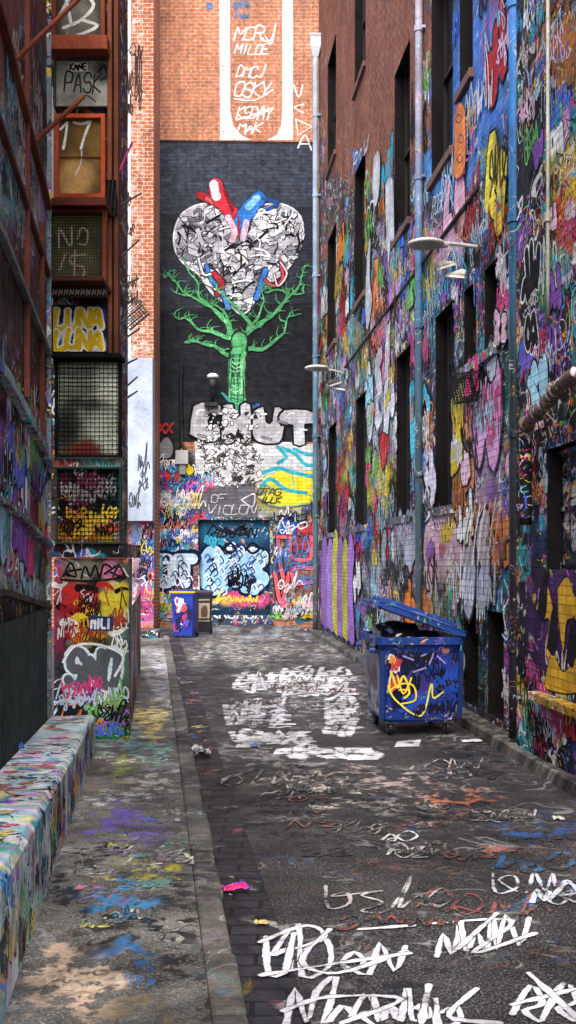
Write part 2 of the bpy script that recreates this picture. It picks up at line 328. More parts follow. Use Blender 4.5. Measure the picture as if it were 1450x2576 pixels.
# ================================================================== SETTING
SK=1.0033
RW=Fr((3.656,0,0),(-.0817,1,0),(-1,-.0817,0))
FW=Fr((0,38,0),(1,0,0),(0,-1,0))
LF=Fr((-1.215,0,0),(-.118,1,0),(1,.118,0))
LW=Fr((-.683,0,0),(-.118,1,0),(1,.118,0),fn=const_fn('70767e',.8,.6))
GR=Fr((0,0,-.1),(1,0,0),(0,0,1),(0,1,0))
PV=Fr((0,0,0),(1,0,0),(0,0,1),(0,1,0))
KW=.17
def XK(y): return .42-.122*y
def XR(y): return 3.656-.0817*y
mb=MB(); mb.col=hx('3a3938'); mb.quad([(-250,-200,-.24),(250,-200,-.24),(250,400,-.24),(-250,400,-.24)],uv=[(-250,-200),(250,-200),(250,400),(-250,400)])
struct(mb.build('ground',ROAD))
def gridxy(mb,fx0,fx1,nx,ys,z,fn):
    P=[(fx0(y)+(fx1(y)-fx0(y))*i/nx,y,z) for y in ys for i in range(nx+1)]; A=np.array(P); yy=np.maximum(A[:,1],1.)
    c,cv,s=fn(CX+F*A[:,0]/yy,HY-F*(A[:,2]-CH)/yy); b=len(mb.p)
    for i,p in enumerate(P): mb.vt(p,tuple(c[i]),(cv[i],s[i],0),(p[0],p[1]))
    for j in range(len(ys)-1):
        for i in range(nx):
            a=b+j*(nx+1)+i; mb.fc((a,a+1,a+nx+2,a+nx+1))
roadb=[(1130,2010,120,22,'d08060',.46,.3),(860,1960,260,26,'b0a098',.46,.5),(760,1740,170,80,'9a9894',.4,.5),(1350,2090,110,24,'3a68a0',.44,.3),(1390,2250,110,24,'4a7ab0',.44,.3),(1000,2360,420,60,'242426',.35,.3),(900,2480,300,50,'202226',.35,.3),
 (620,1640,140,40,'c8c4ba',.46,.6),(700,1900,160,30,'9a9692',.42,.5),(830,2240,160,40,'4a423c',.4,.4),(1250,2160,200,30,'4a4a4c',.35,.3),(1090,2120,80,40,'3a3a3a',.35,.2),(640,1590,150,14,'a8b4bc',.5,.8),(950,2020,160,22,'d8d0c4',.42,.4),(1000,2100,300,50,'2a2622',.45,.4),(680,2030,100,80,'161514',.5,.3),(560,1720,60,60,'161616',.5,.3),(1200,1900,100,30,'1a1816',.5,.4),(850,1630,80,30,'aaa6a0',.46,.5)]
mb=MB(); ys=np.concatenate([np.arange(1,14,.08),np.arange(14,38.05,.2)])
GR.fn=blobfn(roadb,('242325',.15,.35),jit=14)
gridxy(mb,lambda y:XK(y)+.3,lambda y:XR(y)-.25,44,ys,-.1,GR.fn)
def gs(pts,wm,col=WHITE,cover=.8,**k): mb.stroke(GR,pts,wm,col,cover,wm=True,**k)
def sq(x,y,w,h,n,wm,col,cover,sm=3,edge=.3):
    p,L=squig(n); gs([(x+a/L*w,y+(1-b)*h) for a,b in p],wm,col,cover,sm=sm,jit=.25,edge=edge)
# worn white lettering, brushy and broken
for x,y,w,h,n in ((590,1692,100,44,2),(695,1680,100,34,2),(790,1684,100,36,2),(700,1718,190,36,4),(570,1766,160,60,3),(832,1764,80,64,2),(590,1838,100,32,2),(690,1840,100,30,2),(745,1876,110,28,2),(850,1880,110,26,2)):
    for k in range(2): sq(x+rng.uniform(-6,6),y,w,h,n,rng.uniform(.07,.12),WHITE,rng.uniform(.5,.62),2,.75)
for (x0,x1,y0,y1,n) in ((700,890,1684,1752,6),(585,690,1694,1740,4),(600,740,1772,1828,5),(835,910,1768,1828,6),(600,780,1840,1870,2),(750,930,1878,1905,2)):
    for i in range(n):
        st=(y1-y0)/n; y=y0+st*(i+.5); x=x0+rng.uniform(0,30)
        while x<x1-20:
            e=min(x1+6,x+rng.uniform(.2,.5)*(x1-x0)); t=st*rng.uniform(.14,.24); mb.fill(GR,[(x,y-t),((x+e)/2,y-t*1.2),(e,y-t),(e+rng.uniform(-4,5),y+t),((x+e)/2,y+t),(x-5,y+t)],WHITE,rng.uniform(.44,.62)); x=e+rng.uniform(20,60)
for x,y,w in ((600,1868,60),(695,1885,40),(880,1900,80),(760,1720,80),(1000,1866,60)):
    mb.fill(GR,[(x,y),(x+w,y-4),(x+w*.9,y+12),(x-8,y+14)],WHITE,.62)
for x,y,w,h,n in ((962,2094,100,24,2),(975,2122,105,36,2)): sq(x,y,w,h,n,.028,WHITE,.62)
FGW=hx('e6e8ee')
for a in ((670,2335,190,110,2),(860,2375,170,75,2),(1100,2320,240,80,3),(720,2490,230,90,3),(940,2500,240,76,3),(1290,2470,170,106,2)): sq(*a,.034,FGW,.7)
for pts in ([(655,2372),(770,2330),(815,2362),(700,2400)],[(830,2340),(760,2420),(850,2450),(1020,2395)],[(660,2455),(820,2430),(1030,2400)],[(1090,2325),(1290,2318),(1190,2400),(1345,2350)],[(1250,2300),(1150,2390)],[(715,2545),(830,2510),(1010,2516),(860,2576)],[(1080,2480),(1060,2576)],[(1200,2490),(1130,2560),(1260,2576)],[(1290,2530),(1450,2490)],[(1330,2450),(1450,2560)],[(740,2350),(720,2440)],[(905,2340),(1040,2330)]): gs(pts,.038,FGW,.68,jit=.35)
for x,y,w,h,n,wm,c,cv in ((820,2230,330,60,4,.025,'c8c6c4',.52),(560,1945,330,30,5,.03,'c8c0b8',.5),(1000,1935,200,24,3,.03,'c0b8b0',.46),(1240,2190,240,60,3,.025,'d8dce4',.55),(1050,2250,330,50,4,.025,'a85a50',.45),(1040,2000,180,24,3,.05,'d07858',.42),(1240,2150,220,40,3,.05,'3f78b0',.44),(1340,2235,120,40,2,.04,'dfe4ea',.6),(900,2000,180,40,3,.05,'c0aaa0',.42),(1290,2080,170,40,3,.05,'2f5aa0',.42),(860,2300,300,30,4,.025,'9a4a3a',.42),(700,1960,160,30,3,.04,'b0a090',.42)): sq(x,y,w,h,n,wm,hx(c),cv,4)
GC=[hx(c) for c in ('e0dcd4','c8c4bc','9a9690','a86a5a','5a7aa0','d8d4d0','0c0c0e')]
for i in range(70):
    y=rng.uniform(1590,2150); x=rng.uniform(620,1300); w=rng.uniform(40,160); u,v,_=GR.pix(x,y)
    if XK(v)+.5<u<XR(v)-.9: sq(x,y,w,w*.16,rng.randint(2,4),.024,rng.choice(GC),.46,4)
struct(mb.build('road',ROAD))
mb=MB(); gridxy(mb,lambda y:XK(y),lambda y:XK(y)+.3,3,np.arange(1,36,.25),-.104,blobfn([(600,2300,80,80,'5a4a3a',.3,.2),(480,1800,40,100,'3a4a50',.3,.4)],('1a1a1a',0,.15)))
struct(mb.build('gutter',SETT))
pavb=[(390,1800,50,40,'ecd884',.58,.4),(360,1880,60,40,'8ac0b8',.5,.5),(310,1950,60,28,'a8b058',.53,.4),(330,2070,120,36,'7460b8',.54,.3),(300,2000,90,20,'c8c4c0',.48,.3),(290,2260,110,34,'4a9cd0',.56,.25),(390,2190,110,22,'c4bc40',.5,.3),(190,2470,150,90,'d8bca0',.56,.2),(400,1690,50,70,'c8c8cc',.5,.6),(330,2400,90,26,'3a84c0',.5,.3),(240,2150,90,34,'222220',.5,.3),(430,2330,60,150,'2a2824',.5,.2),(180,2250,60,60,'1c1c1a',.55,.2),(280,1870,60,40,'b0ccc4',.52,.5),(420,2100,50,90,'5a5a54',.45,.4),(330,2310,100,24,'222120',.55,.2),(350,2540,120,40,'98886c',.5,.2),(250,2360,90,30,'242220',.55,.2),(400,1960,60,40,'d8d8d4',.46,.4),(200,2200,60,20,'a8a49c',.5,.3),(480,2480,80,90,'2c2a28',.5,.2)]
PV.fn=blobfn(pavb,('605d56',.2,.5),jit=18,seed=2)
mb=MB(); gridxy(mb,lambda y:-.683-.118*y-.05,lambda y:XK(y)-KW,24,np.concatenate([np.arange(1,14,.07),np.arange(14,30,.2)]),0.,PV.fn)
PV.b=(-9,9,1,30)
def ploop(x,y,w,h,n,wm,c,cv):
    p,L=squig(n+1); mb.stroke(PV,[(x+a/L*w,y+(1-b)*h) for a,b in p],wm,hx(c),cv,wm=True,sm=4,jit=.3)
for x,y,w,h,n,c in ((230,2240,150,40,2,'3f94c8'),(240,2280,140,30,2,'3f94c8'),(260,2050,140,30,2,'7a68b4'),(280,2090,130,30,2,'8a78c0'),(330,2180,130,30,2,'c8c040'),(230,2210,60,20,1,'d8c840'),(280,2430,110,60,2,'3f76b0'),(330,1800,90,20,2,'f0e070'),(300,1930,60,20,2,'90a858'),(220,1890,60,20,2,'ececd8'),(320,1870,70,20,2,'60b0a8'),(120,2440,200,60,2,'e8d4b8'),(380,2350,80,30,1,'9a9890'),(200,2180,80,20,1,'a8a098'),(380,1960,60,20,2,'d8d8d4'),(400,1700,40,30,2,'b0b8c0'),(370,1760,60,20,3,'e0e0dc'),(350,1840,70,16,3,'f0e8a0'),(410,2040,40,30,2,'c0bcb8')): ploop(x,y,w,h,n,.045,c,.46)
for i in range(60):
    y=rng.uniform(1640,2350); v=5524/(y-1420); u=-.683-.118*v+.15+rng.random()*.6
    p,L=squig(2); s_=rng.uniform(.1,.25); mb.stroke(PV,[(u+a*s_,v+b*s_) for a,b in p],.026,hx(rng.choice(['ececd8','4a90b8','8a78b0','d8d060','e07898','1a1a1a','60b0a8','ececec'])),.46,uv=True,sm=3,jit=.3)
struct(mb.build('pavement',PAVE))
mb=MB(); y=1.
while y<30:
    L=rng.uniform(.7,1.1); c=hx(rng.choice(['5f5c56','4e4b47','6a665e'])); e=.014; zt=.008+rng.uniform(0,.014)
    a,b=y+e,y+L-e; P=[(XK(a)-KW,a),(XK(a)+rng.uniform(-.015,.012),a),(XK(b)+rng.uniform(-.015,.012),b),(XK(b)-KW,b)]
    i=[mb.vt((p[0],p[1],z),c,(.6,.4,0),(p[0],p[1]+z)) for z in (-.2,zt) for p in P]
    for q in ((4,5,6,7),(0,1,5,4),(1,2,6,5),(2,3,7,6),(3,0,4,7)): mb.fc([i[k] for k in q])
    y+=L
struct(mb.build('kerb',PAVE,bevel=.025))
mb=MB(); y=1.
while y<34.4:
    L=rng.uniform(.8,1.2); z1=.02+rng.uniform(0,.012); a,b=y+.006,min(34.5,y+L)-.006
    P=[(XR(a)-.26,a),(XR(a)+.06,a),(XR(b)+.06,b),(XR(b)-.26,b)]
    i=[mb.vt((p[0],p[1],z),hx('4a4742'),(.5,.4,0),(p[0],p[1]+z)) for z in (-.2,z1) for p in P]
    for q in ((4,5,6,7),(0,1,5,4),(1,2,6,5),(2,3,7,6),(3,0,4,7)): mb.fc([i[k] for k in q])
    y+=L
struct(mb.build('kerb',PAVE,bevel=.015))
# ================================================================== RIGHT BUILDING
def ru(px): return 3.656/((px-CX)/F+.0817)*SK
wins=[]
for a,b in ((1096,1142),(998,1038),(896,924),(827,848)): wins.append((ru(b),ru(a),2.87,5.8,'bars'))
for a,b in ((1168,1198),(1220,1252)): wins.append((ru(b),ru(a),4.7,5.75,'plain'))
for a,b in ((1086,1140),(993,1032),(893,920),(825,846),(1157,1190)): wins.append((ru(b),ru(a),8. if a!=1157 else 8.6,11.1,'sash'))
for a,b in ((993,1032),(893,920),(825,846)): wins.append((ru(b),ru(a),13.,16.1,'sash'))
for a,b in ((1168,1204),(1228,1268)): wins.append((ru(b),ru(a),.12,1.42,'bars'))
RW.holes=[w[:4] for w in wins]; RW.b=(3.,33.3*SK,0.03,20.6)
rwb=[(940,230,130,230,'8a5a4c',.02,.0),(880,60,80,100,'8a5a4c',.0,0),(1050,100,40,160,'7a4a40',.05,.0),(1190,200,90,170,'4f86dc',.95,.1),(1118,400,40,110,'64a8f0',.95,.08),(1265,140,40,120,'6490d0',.9,.25),(1200,430,40,60,'5a90d8',.92,.3),
(1265,470,60,110,'38603e',.88,.7),(1250,400,30,50,'b0c038',.85,.6),(912,400,24,40,'5a9ee0',.88,.3),(950,600,90,140,'38383e',.9,.35),(952,470,16,70,'d4d4d4',.9,.1),(985,500,12,70,'e0e0e2',.9,.1),(930,720,55,70,'4a5058',.88,.6),(985,660,36,60,'c070d0',.92,.4),(965,740,30,50,'f0984c',.92,.4),
(890,880,50,100,'4c8474',.9,.7),(955,900,40,80,'e87444',.92,.5),(960,1040,55,70,'d0d0dc',.92,.5),(1040,660,50,60,'3c7878',.9,.8),(1130,610,80,50,'e8a8bc',.92,.5),(1070,790,40,80,'2094b0',.92,.7),(1190,640,40,40,'2c2c2c',.88,.8),
(860,1000,26,160,'584a60',.9,.8),(868,1150,24,70,'e88c4c',.92,.6),(880,1190,20,40,'84c048',.92,.5),(960,1190,40,80,'c8c048',.92,.6),(1030,1340,80,60,'6a7480',.92,.4),(965,1430,55,70,'6c7478',.92,.35),(1150,1360,60,80,'f09c68',.92,.4),(1100,1440,40,90,'c08c94',.92,.4),(1190,1430,50,90,'787c8c',.92,.3),
(1245,1180,50,140,'a88ca8',.92,.55),(1205,1100,30,60,'d898c8',.92,.5),(1290,1080,40,150,'20887c',.92,.75),(1250,1340,40,80,'f08844',.92,.5),(1300,1480,40,130,'1a181e',.92,.7),(1210,1600,60,130,'206068',.92,.7),(1290,1650,40,120,'a84880',.92,.7),(1150,1560,60,60,'404050',.9,.7),(1330,820,60,160,'242224',.92,.8),(1300,620,50,120,'34382e',.92,.8),(1180,800,60,90,'305060',.9,.8),
(840,1480,30,100,'a474be',.95,.05),(885,1480,20,110,'9468b0',.95,.05),(910,1420,14,90,'222028',.9,.5),(1020,1000,60,100,'483e58',.9,.8),(1100,1650,200,60,'302a2e',.88,.7),(845,700,20,140,'6a4c44',.3,.4),(1350,400,50,150,'24405c',.9,.8)]
rfn=blobfn(rwb,('464850',.75,.6),jit=14,seed=1)
mb=MB()
us=np.concatenate([np.arange(3,11,.4),np.arange(11,19,.06),np.arange(19,33.4,.12),[33.3*SK]]); vs=np.concatenate([np.arange(0,7.5,.07),np.arange(7.5,20.7,.2)])
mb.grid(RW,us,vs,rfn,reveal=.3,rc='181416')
a=RW.pt(33.3*SK,0); mb.quad([a,a+Vector((9,0,0)),a+Vector((9,0,20.6)),a+Vector((0,0,20.6))],0,hx('6a4438'),(0,0,0),[(0,0),(9,0),(9,21),(0,21)])
def allowed(u,v):
    p=proj(RW.pt(u,v)); return p,float(rfn(np.array([p[0]]),np.array([p[1]]))[2][0])
def rand_tags(n,k0,hs,wsz,tr,drips=False):
    k=0
    while k<n:
        u=rng.uniform(10.8,33); v=rng.uniform(.2,10); p,s_=allowed(u,v)
        if not(-50<p[1]<1900 and p[0]<1480) or s_<.18 or (u>30.2 and v<2.6): continue
        k+=1
        if drips: mb.stroke(RW,[(u,v),(u+.01,v-.2),(u,v-rng.uniform(.3,.9))],rng.uniform(.01,.02),rng.choice(TC),.8,uv=True,w2=.006)
        elif k%k0==0: rthrow(mb,RW,u,v,rng.uniform(*tr),n=rng.randint(2,3))
        else: rtag(mb,RW,u,v,rng.uniform(*hs),rng.choice(wsz))
rand_tags(150,4,(.3,.9),(.03,.045,.06),(.5,1.))
def big(x0,y0,h,n,fc,lc,w=.28):
    u,v,_=RW.pix(x0,y0); pls=[]
    for i in range(n): p,L=squig(1); pls.append([(u-i*h*.66-a*h*.9,v+b*h*1.1) for a,b in p])
    mb.throw(RW,pls,h*w,hx(fc),hx(lc),h*.045,uv=True,cover=.9)
for a in ((935,1480,1.1,3,'9ca2a6','101014'),(1000,1430,1.0,3,'a4a4b0','1c1824'),(1075,1500,1.3,3,'d0a8b0','2a2028'),(1175,1520,1.1,2,'b8b8c4','30202c'),(930,1080,1.5,3,'e4e6ee','20202a'),(1150,1250,.9,2,'f0a070','4a2028'),(1200,1170,1.0,2,'e0a8d4','3a2040'),(1120,690,1.0,2,'f0b8cc','3a1a2c'),(940,860,1.2,2,'f08a4c','2a1008'),(980,760,1.2,2,'c890dc','1c0828'),(900,1250,1.2,2,'d8d850','1c2008'),(1275,1420,.7,1,'f09048','200404'),(1040,1150,1.2,2,'58c4dc','0c2838'),(1240,880,.8,2,'e0e4ec','202028'),(1050,1300,.9,3,'f0ecf4','3a2848'),(1130,1650,.8,2,'3ac0b4','0c1414'),(1280,1250,.6,1,'f4b8d0','401828'),(1230,560,.8,2,'f0dc48','202008'),(1000,560,1.0,2,'e8e8e8','181818')): big(*a)
rand_tags(380,18,(.18,.7),(.018,.028,.04),(.4,.7)); rand_tags(50,99,(0,0),(0,),(0,0),True)
mb.fill(RW,[(1150,300),(1160,262),(1176,268),(1180,330),(1178,420),(1160,450),(1148,430),(1152,370)],hx('f08c4a'),.95,sm=4,line=hx('8a4a30'),lw=3)
for x,y in ((1162,300),(1168,350),(1165,400)): mb.stroke(RW,[(x-8,y),(x,y-12),(x+8,y),(x,y+10),(x-8,y)],3,hx('7a4030'))
p,L=squig(3); mb.stroke(RW,[(1185+a/L*24,340-b*90) for a,b in p],4,hx('e8c840'))
for i,pl in enumerate(text('ROCKIN',1094,500,42,45,sk=-.6)): mb.stroke(RW,pl,4,hx('dfe4ea'))
for i,pl in enumerate(text('RAW',893,395,36,40,sk=-1.4)): mb.stroke(RW,pl,5,hx('d8e4f4'))
mb.fill(RW,[(946,400),(956,380),(962,400),(960,480),(950,520),(944,470)],hx('d0d0d2'),.8,sm=4)
mb.fill(RW,[(976,470),(986,448),(996,470),(998,640),(990,600),(984,660),(978,560)],hx('dcdcde'),.8,sm=4)
mb.fill(RW,[(925,780),(930,640),(938,600),(936,700),(942,760),(930,830)],hx('c4c8cc'),.8,sm=4)
for x,h0,c in ((822,1345,'9f70bc'),(836,1350,'b08ad0'),(850,1330,'c8c64a'),(862,1345,'9f70bc'),(874,1350,'bcbc4a'),(888,1338,'aa78c8')):
    mb.fill(RW,[(x-8,1560+(x-805)*.55),(x-9,h0+60),(x,h0),(x+9,h0+55),(x+4,h0+130),(x+9,1570+(x-805)*.55)],hx(c),.9,sm=3,line=hx('3a2048'),lw=2)
for x in range(1178,1262,13): mb.stroke(RW,[(x+14,1280-(x-1178)*.4),(x+2,1340),(x-6,1420)],9,hx(rng.choice(['f0e0d0','f0a880','f8d0b0'])),.85)
for i,pl in enumerate(text('PSYKO',0,0,1.6,.3,jit=.04)):
    u,v,_=RW.pix(1236,905); mb.stroke(RW,[(u+.25-b,v+a*1.0) for a,b in pl],.05,hx('2f5a9c'),uv=True)
bld=thing('brick_building','long red brick building on the right covered in graffiti with tall barred windows','building',(3.,18,0))
mb.build('wall',RB,bld)
for (u0,u1,v0,v1,st) in wins:
    w=MB(); w.col=hx(rng.choice(['141a1c','182423','1c1c22','162c34'] if v0<7 else ['1e1614','241a16']))
    t=.06; D=-.22
    for (a,b,c,d) in ((u0,u0+t,v0,v1),(u1-t,u1,v0,v1),(u0+t,u1-t,v0,v0+t),(u0+t,u1-t,v1-t,v1)): w.fbox(RW,a,b,c,d,D-.03,D+.04)
    if st=='bars':
        n=max(3,int((u1-u0)/.2))
        for i in range(1,n): x=u0+(u1-u0)*i/n; w.fbox(RW,x-.01,x+.01,v0+t,v1-t,D+.05,D+.07)
        for i in range(1,4): y=v0+(v1-v0)*i/4; w.fbox(RW,u0+t,u1-t,y-.02,y+.02,D-.02,D+.05)
    elif st=='sash':
        y=(v0+v1)/2; w.fbox(RW,u0+t,u1-t,y-.03,y+.03,D-.02,D+.05); x=(u0+u1)/2; w.fbox(RW,x-.02,x+.02,v0+t,v1-t,D-.02,D+.03)
    f=w.build('window',COLm,bld)
    g=MB(); g.col=hx(rng.choice(['08090a','0a0c0d','0c0b0a','0c1418'])); g.quad([RW.pt(u0,v0,D-.015),RW.pt(u1,v0,D-.015),RW.pt(u1,v1,D-.015),RW.pt(u0,v1,D-.015)]); g.build('pane',GLAS if v0<7 else COLm,f)
    if v0>1:
        g=MB(); g.col=hx('6a4a40' if v0>7 else '5c5e64'); g.fbox(RW,u0-.08,u1+.08,v0-.14,v0-.01,-.28,.07); g.build('sill',MESS if v0<7 else COLm,f,bevel=.01)
RP=Fr(RW.pt(0,0,.16),RW.u,RW.n); RP.b=(3,11.95*SK,.03,20.6); y1=ru(1336)
RP.holes=[(9.0,RP.pix(1376,1200)[0],1.95,3.15)]
rpb=[(1400,100,60,120,'c0783a',.92,.7),(1400,330,50,90,'3fb0b4',.92,.7),(1430,450,40,90,'f0c83c',.92,.6),(1420,560,50,60,'e86c30',.92,.7),(1390,680,40,90,'4aa470',.92,.7),(1420,760,40,60,'2a2a30',.92,.8),(1400,900,60,70,'1c1d20',.92,.8),(1400,1260,60,150,'28406c',.92,.8),(1410,1600,70,170,'522868',.95,.06),(1400,1850,60,80,'26202a',.95,.6),(1360,300,20,200,'1a2228',.92,.7)]
mb=MB(); pfn=blobfn(rpb,('28262c',.92,.8),jit=10,seed=3)
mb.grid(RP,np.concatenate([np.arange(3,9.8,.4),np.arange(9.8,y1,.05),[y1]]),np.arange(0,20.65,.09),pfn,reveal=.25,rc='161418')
a=RP.pt(y1,0); b=RW.pt(y1,0); mb.quad([a,b,b+Vector((0,0,20.6)),a+Vector((0,0,20.6))],0,hx('2a2a2c'),(.9,.6,0),[(0,0),(.16,0),(.16,21),(0,21)])
for i in range(90):
    x=rng.uniform(1340,1450); y=rng.choice([rng.uniform(0,1100),rng.uniform(0,1420),rng.uniform(1760,1900)]); u,v,_=RP.pix(x,y)
    if i%8==0: rthrow(mb,RP,u,v,rng.uniform(.25,.5),n=2)
    else: rtag(mb,RP,u,v,rng.uniform(.1,.4),rng.choice([.012,.02,.03]))
for pts in ([(1350,1530),(1375,1470),(1392,1520),(1400,1600),(1392,1680),(1376,1640),(1384,1560),(1366,1560)],[(1405,1480),(1430,1450),(1450,1500),(1470,1480),(1470,1560),(1430,1560),(1420,1640),(1408,1560)],[(1375,1700),(1392,1640),(1420,1690),(1460,1650),(1460,1740),(1380,1735)]):
    mb.fill(RP,pts,hx('e8b430'),.95,sm=4,line=BLACK,lw=3)
for x,y in ((1392,1590),(1440,1620),(1368,1500)): mb.fill(RP,[(x-14,y+40),(x-4,y-40),(x+8,y-70),(x+12,y),(x+4,y+60)],hx('17121a'),.9,sm=4)
mb.build('pier',RB,bld)
h=RP.holes[0]; w=MB(); w.col=hx('16181a')
for i in range(10): x=h[0]+(h[1]-h[0])*i/9; w.fbox(RP,x-.02,x+.02,h[2],h[3],-.2,-.16)
for y in (h[2]+.03,(h[2]+h[3])/2,h[3]-.03): w.fbox(RP,h[0],h[1],y-.02,y+.02,-.16,-.13)
f=w.build('window',MESS,bld); g=MB(); g.col=hx('0a0c0e'); g.quad([RP.pt(h[0],h[2],-.23),RP.pt(h[1],h[2],-.23),RP.pt(h[1],h[3],-.23),RP.pt(h[0],h[3],-.23)]); g.build('pane',GLAS,f)
u,v,_=RP.pix(1362,1738); g=MB(); g.col=hx('a88028'); g.fbox(RP,8.5,u,v-.09,v,-.02,.14); g.build('ledge',MESS,bld,bevel=.01)
# ================================================================== FAR BUILDING
fwb=[(430,1150,60,50,'2c2c30',.9,.4),(450,1240,55,45,'8cb0e8',.9,.5),(640,1160,130,50,'d4d4d8',.95,.05),(735,1215,80,38,'f0e440',.97,.0),(760,1140,60,22,'d8e8ec',.95,.0),(570,1265,70,32,'64646c',.95,.05),(720,1275,70,20,'b8b878',.9,.15),(420,1330,60,60,'4a84d0',.88,.7),(480,1340,30,50,'d0d0d8',.88,.6),(400,1440,60,60,'603a6c',.9,.5),(740,1330,70,36,'68686e',.9,.6),(740,1430,70,70,'3c2834',.9,.4),(420,1530,80,26,'f03a8c',.95,.4),(620,1545,110,20,'305c98',.9,.6),(760,1540,50,24,'307c90',.9,.6),(690,1300,60,16,'9c9ca0',.9,.5),(600,180,250,200,'b0603c',.0,.0),(480,150,30,300,'dcd2ca',.38,0),(430,300,40,80,'dcd0c6',.32,0),(770,150,20,300,'d4d0cc',.36,.05),(640,150,60,200,'a8583c',.3,0)]
ffn=blobfn(fwb,('6a6462',.0,.0),jit=8,seed=5)
FW.holes=[(FW.pix(500,1400)[0],FW.pix(680,1400)[0],-.1+.35,FW.pix(600,1308)[1])]; FW.b=(-5.5,8,-.05,24)
mb=MB(); mb.grid(FW,np.arange(-12,9,.14),np.arange(-.2,24.2,.14),ffn,reveal=.16)
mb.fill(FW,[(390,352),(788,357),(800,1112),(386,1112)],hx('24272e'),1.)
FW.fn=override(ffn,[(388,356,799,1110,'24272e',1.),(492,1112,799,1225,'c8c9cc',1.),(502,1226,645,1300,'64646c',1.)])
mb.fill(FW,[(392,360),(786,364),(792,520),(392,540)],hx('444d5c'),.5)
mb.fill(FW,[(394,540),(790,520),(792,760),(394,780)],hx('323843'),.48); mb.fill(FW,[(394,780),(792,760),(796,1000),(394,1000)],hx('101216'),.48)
WH=hx('ece8e6')
mb.fill(FW,[(552,-120),(578,-120),(580,280),(588,318),(610,342),(632,352),(554,352)],WH,.68)
mb.fill(FW,[(711,-120),(737,-120),(738,352),(672,352),(696,340),(708,315),(711,280)],WH,.68)
for t,x,y,w,h in (('MCRJ',590,68,92,34),('MILOE',590,112,84,24),('DMCJ',594,166,66,28),('OSKY',588,208,86,34),('KSDAY',594,268,86,30),('MAK',598,310,56,24)):
    for pl in text(t,x,y,w,h,jit=.06,slant=.3,gap=.12,dense=rng.random()<.5): mb.stroke(FW,pl,3.4,WH,.95,jit=.2)
mb.stroke(FW,[(595,302),(640,288),(690,270),(640,294)],3,WH); mb.stroke(FW,[(694,60),(684,108),(668,92)],3.4,WH); mb.stroke(FW,[(590,248),(640,252),(688,225)],3,WH)
for pts in ([(740,215),(752,245),(762,215)],[(765,262),(742,270),(764,284)],[(745,300),(785,318),(750,340),(745,300)],[(750,372),(768,340),(784,378)],[(757,362),(778,362)]): mb.stroke(FW,pts,3.4,WH,sm=1 if len(pts)>3 else 5)
for x,y,w,h in ((588,6,40,16),(590,30,36,16),(520,8,16,14)):
    p,L=squig(3); mb.stroke(FW,[(x+a/L*w,y+(1-b)*h) for a,b in p],3,hx('4a86b8'))
HEART=[(604,562),(588,530),(545,512),(495,516),(455,542),(438,588),(442,630),(462,662),(500,690),(520,720),(545,748),(580,768),(605,790),(628,778),(650,742),(688,705),(722,678),(748,640),(764,592),(756,545),(724,518),(680,512),(640,528)]
mb.fill(FW,HEART,hx('bcbdc6'),sm=3,line=hx('e4e4e8'),lw=4)
HP=[tuple(p) for p in cr(HEART+[HEART[0]],3)[:-1]]
shards(mb,FW,HP,190,['dcdce2','c4c5ce','a2a4ae','f0f0f2','7c7e88','b4b6c2','e8e8ea','62646e'],7,26,hx('1c1c22'),1.8)
for i in range(170):
    x=rng.uniform(445,755); y=rng.uniform(520,770)
    if inpoly(x,y,HP):
        a=rng.uniform(0,6.28); l=rng.uniform(12,50); e=(x+l*math.cos(a),y+l*math.sin(a))
        if inpoly(*e,HP): mb.stroke(FW,[(x,y),(x+l*math.cos(a)*.5+5,y+l*math.sin(a)*.5-4),e],rng.uniform(2,5),rng.choice([BLACK,BLACK,hx('f0f0f4'),hx('9a9ca6')]),rng.uniform(.6,.95))
mb.stroke(FW,[(505,492),(550,515),(598,548)],18,hx('a82430')); mb.stroke(FW,[(520,500),(570,530)],7,hx('e05a58'))
mb.stroke(FW,[(543,466),(552,500),(590,545)],32,hx('c82c3c')); mb.stroke(FW,[(538,464),(545,495)],20,hx('e8d4da')); mb.stroke(FW,[(566,480),(585,530)],8,hx('7a1420'))
mb.stroke(FW,[(652,500),(628,525),(606,560)],34,hx('2f72c4')); mb.stroke(FW,[(648,498),(625,522)],17,hx('78b4ec')); mb.stroke(FW,[(664,500),(700,512),(672,528)],8,hx('22509c'))
mb.stroke(FW,[(575,548),(590,580),(585,605)],15,hx('d8b4c4')); mb.stroke(FW,[(620,560),(612,600)],15,hx('cdb8d8')); mb.stroke(FW,[(600,545),(603,600)],4,hx('9c2438'))
for pts,w,c in (([(520,670),(530,700),(545,720)],9,'3c6cc0'),([(540,690),(560,715),(548,740)],12,'b02838'),([(668,680),(656,720),(645,750)],12,'3c74cc'),([(705,655),(712,700),(690,720),(668,705)],6,'c8404c'),([(690,690),(700,720),(722,690),(706,660)],4,'e8c8cc'),([(560,735),(575,775)],10,'4a88d8'),([(500,650),(512,690),(530,690)],5,'d8dce4')):
    mb.stroke(FW,pts,w+3,BLACK); mb.stroke(FW,pts,w,hx(c))
G1=hx('54a86c'); G2=hx('8cd09e'); G3=hx('2c6a44')
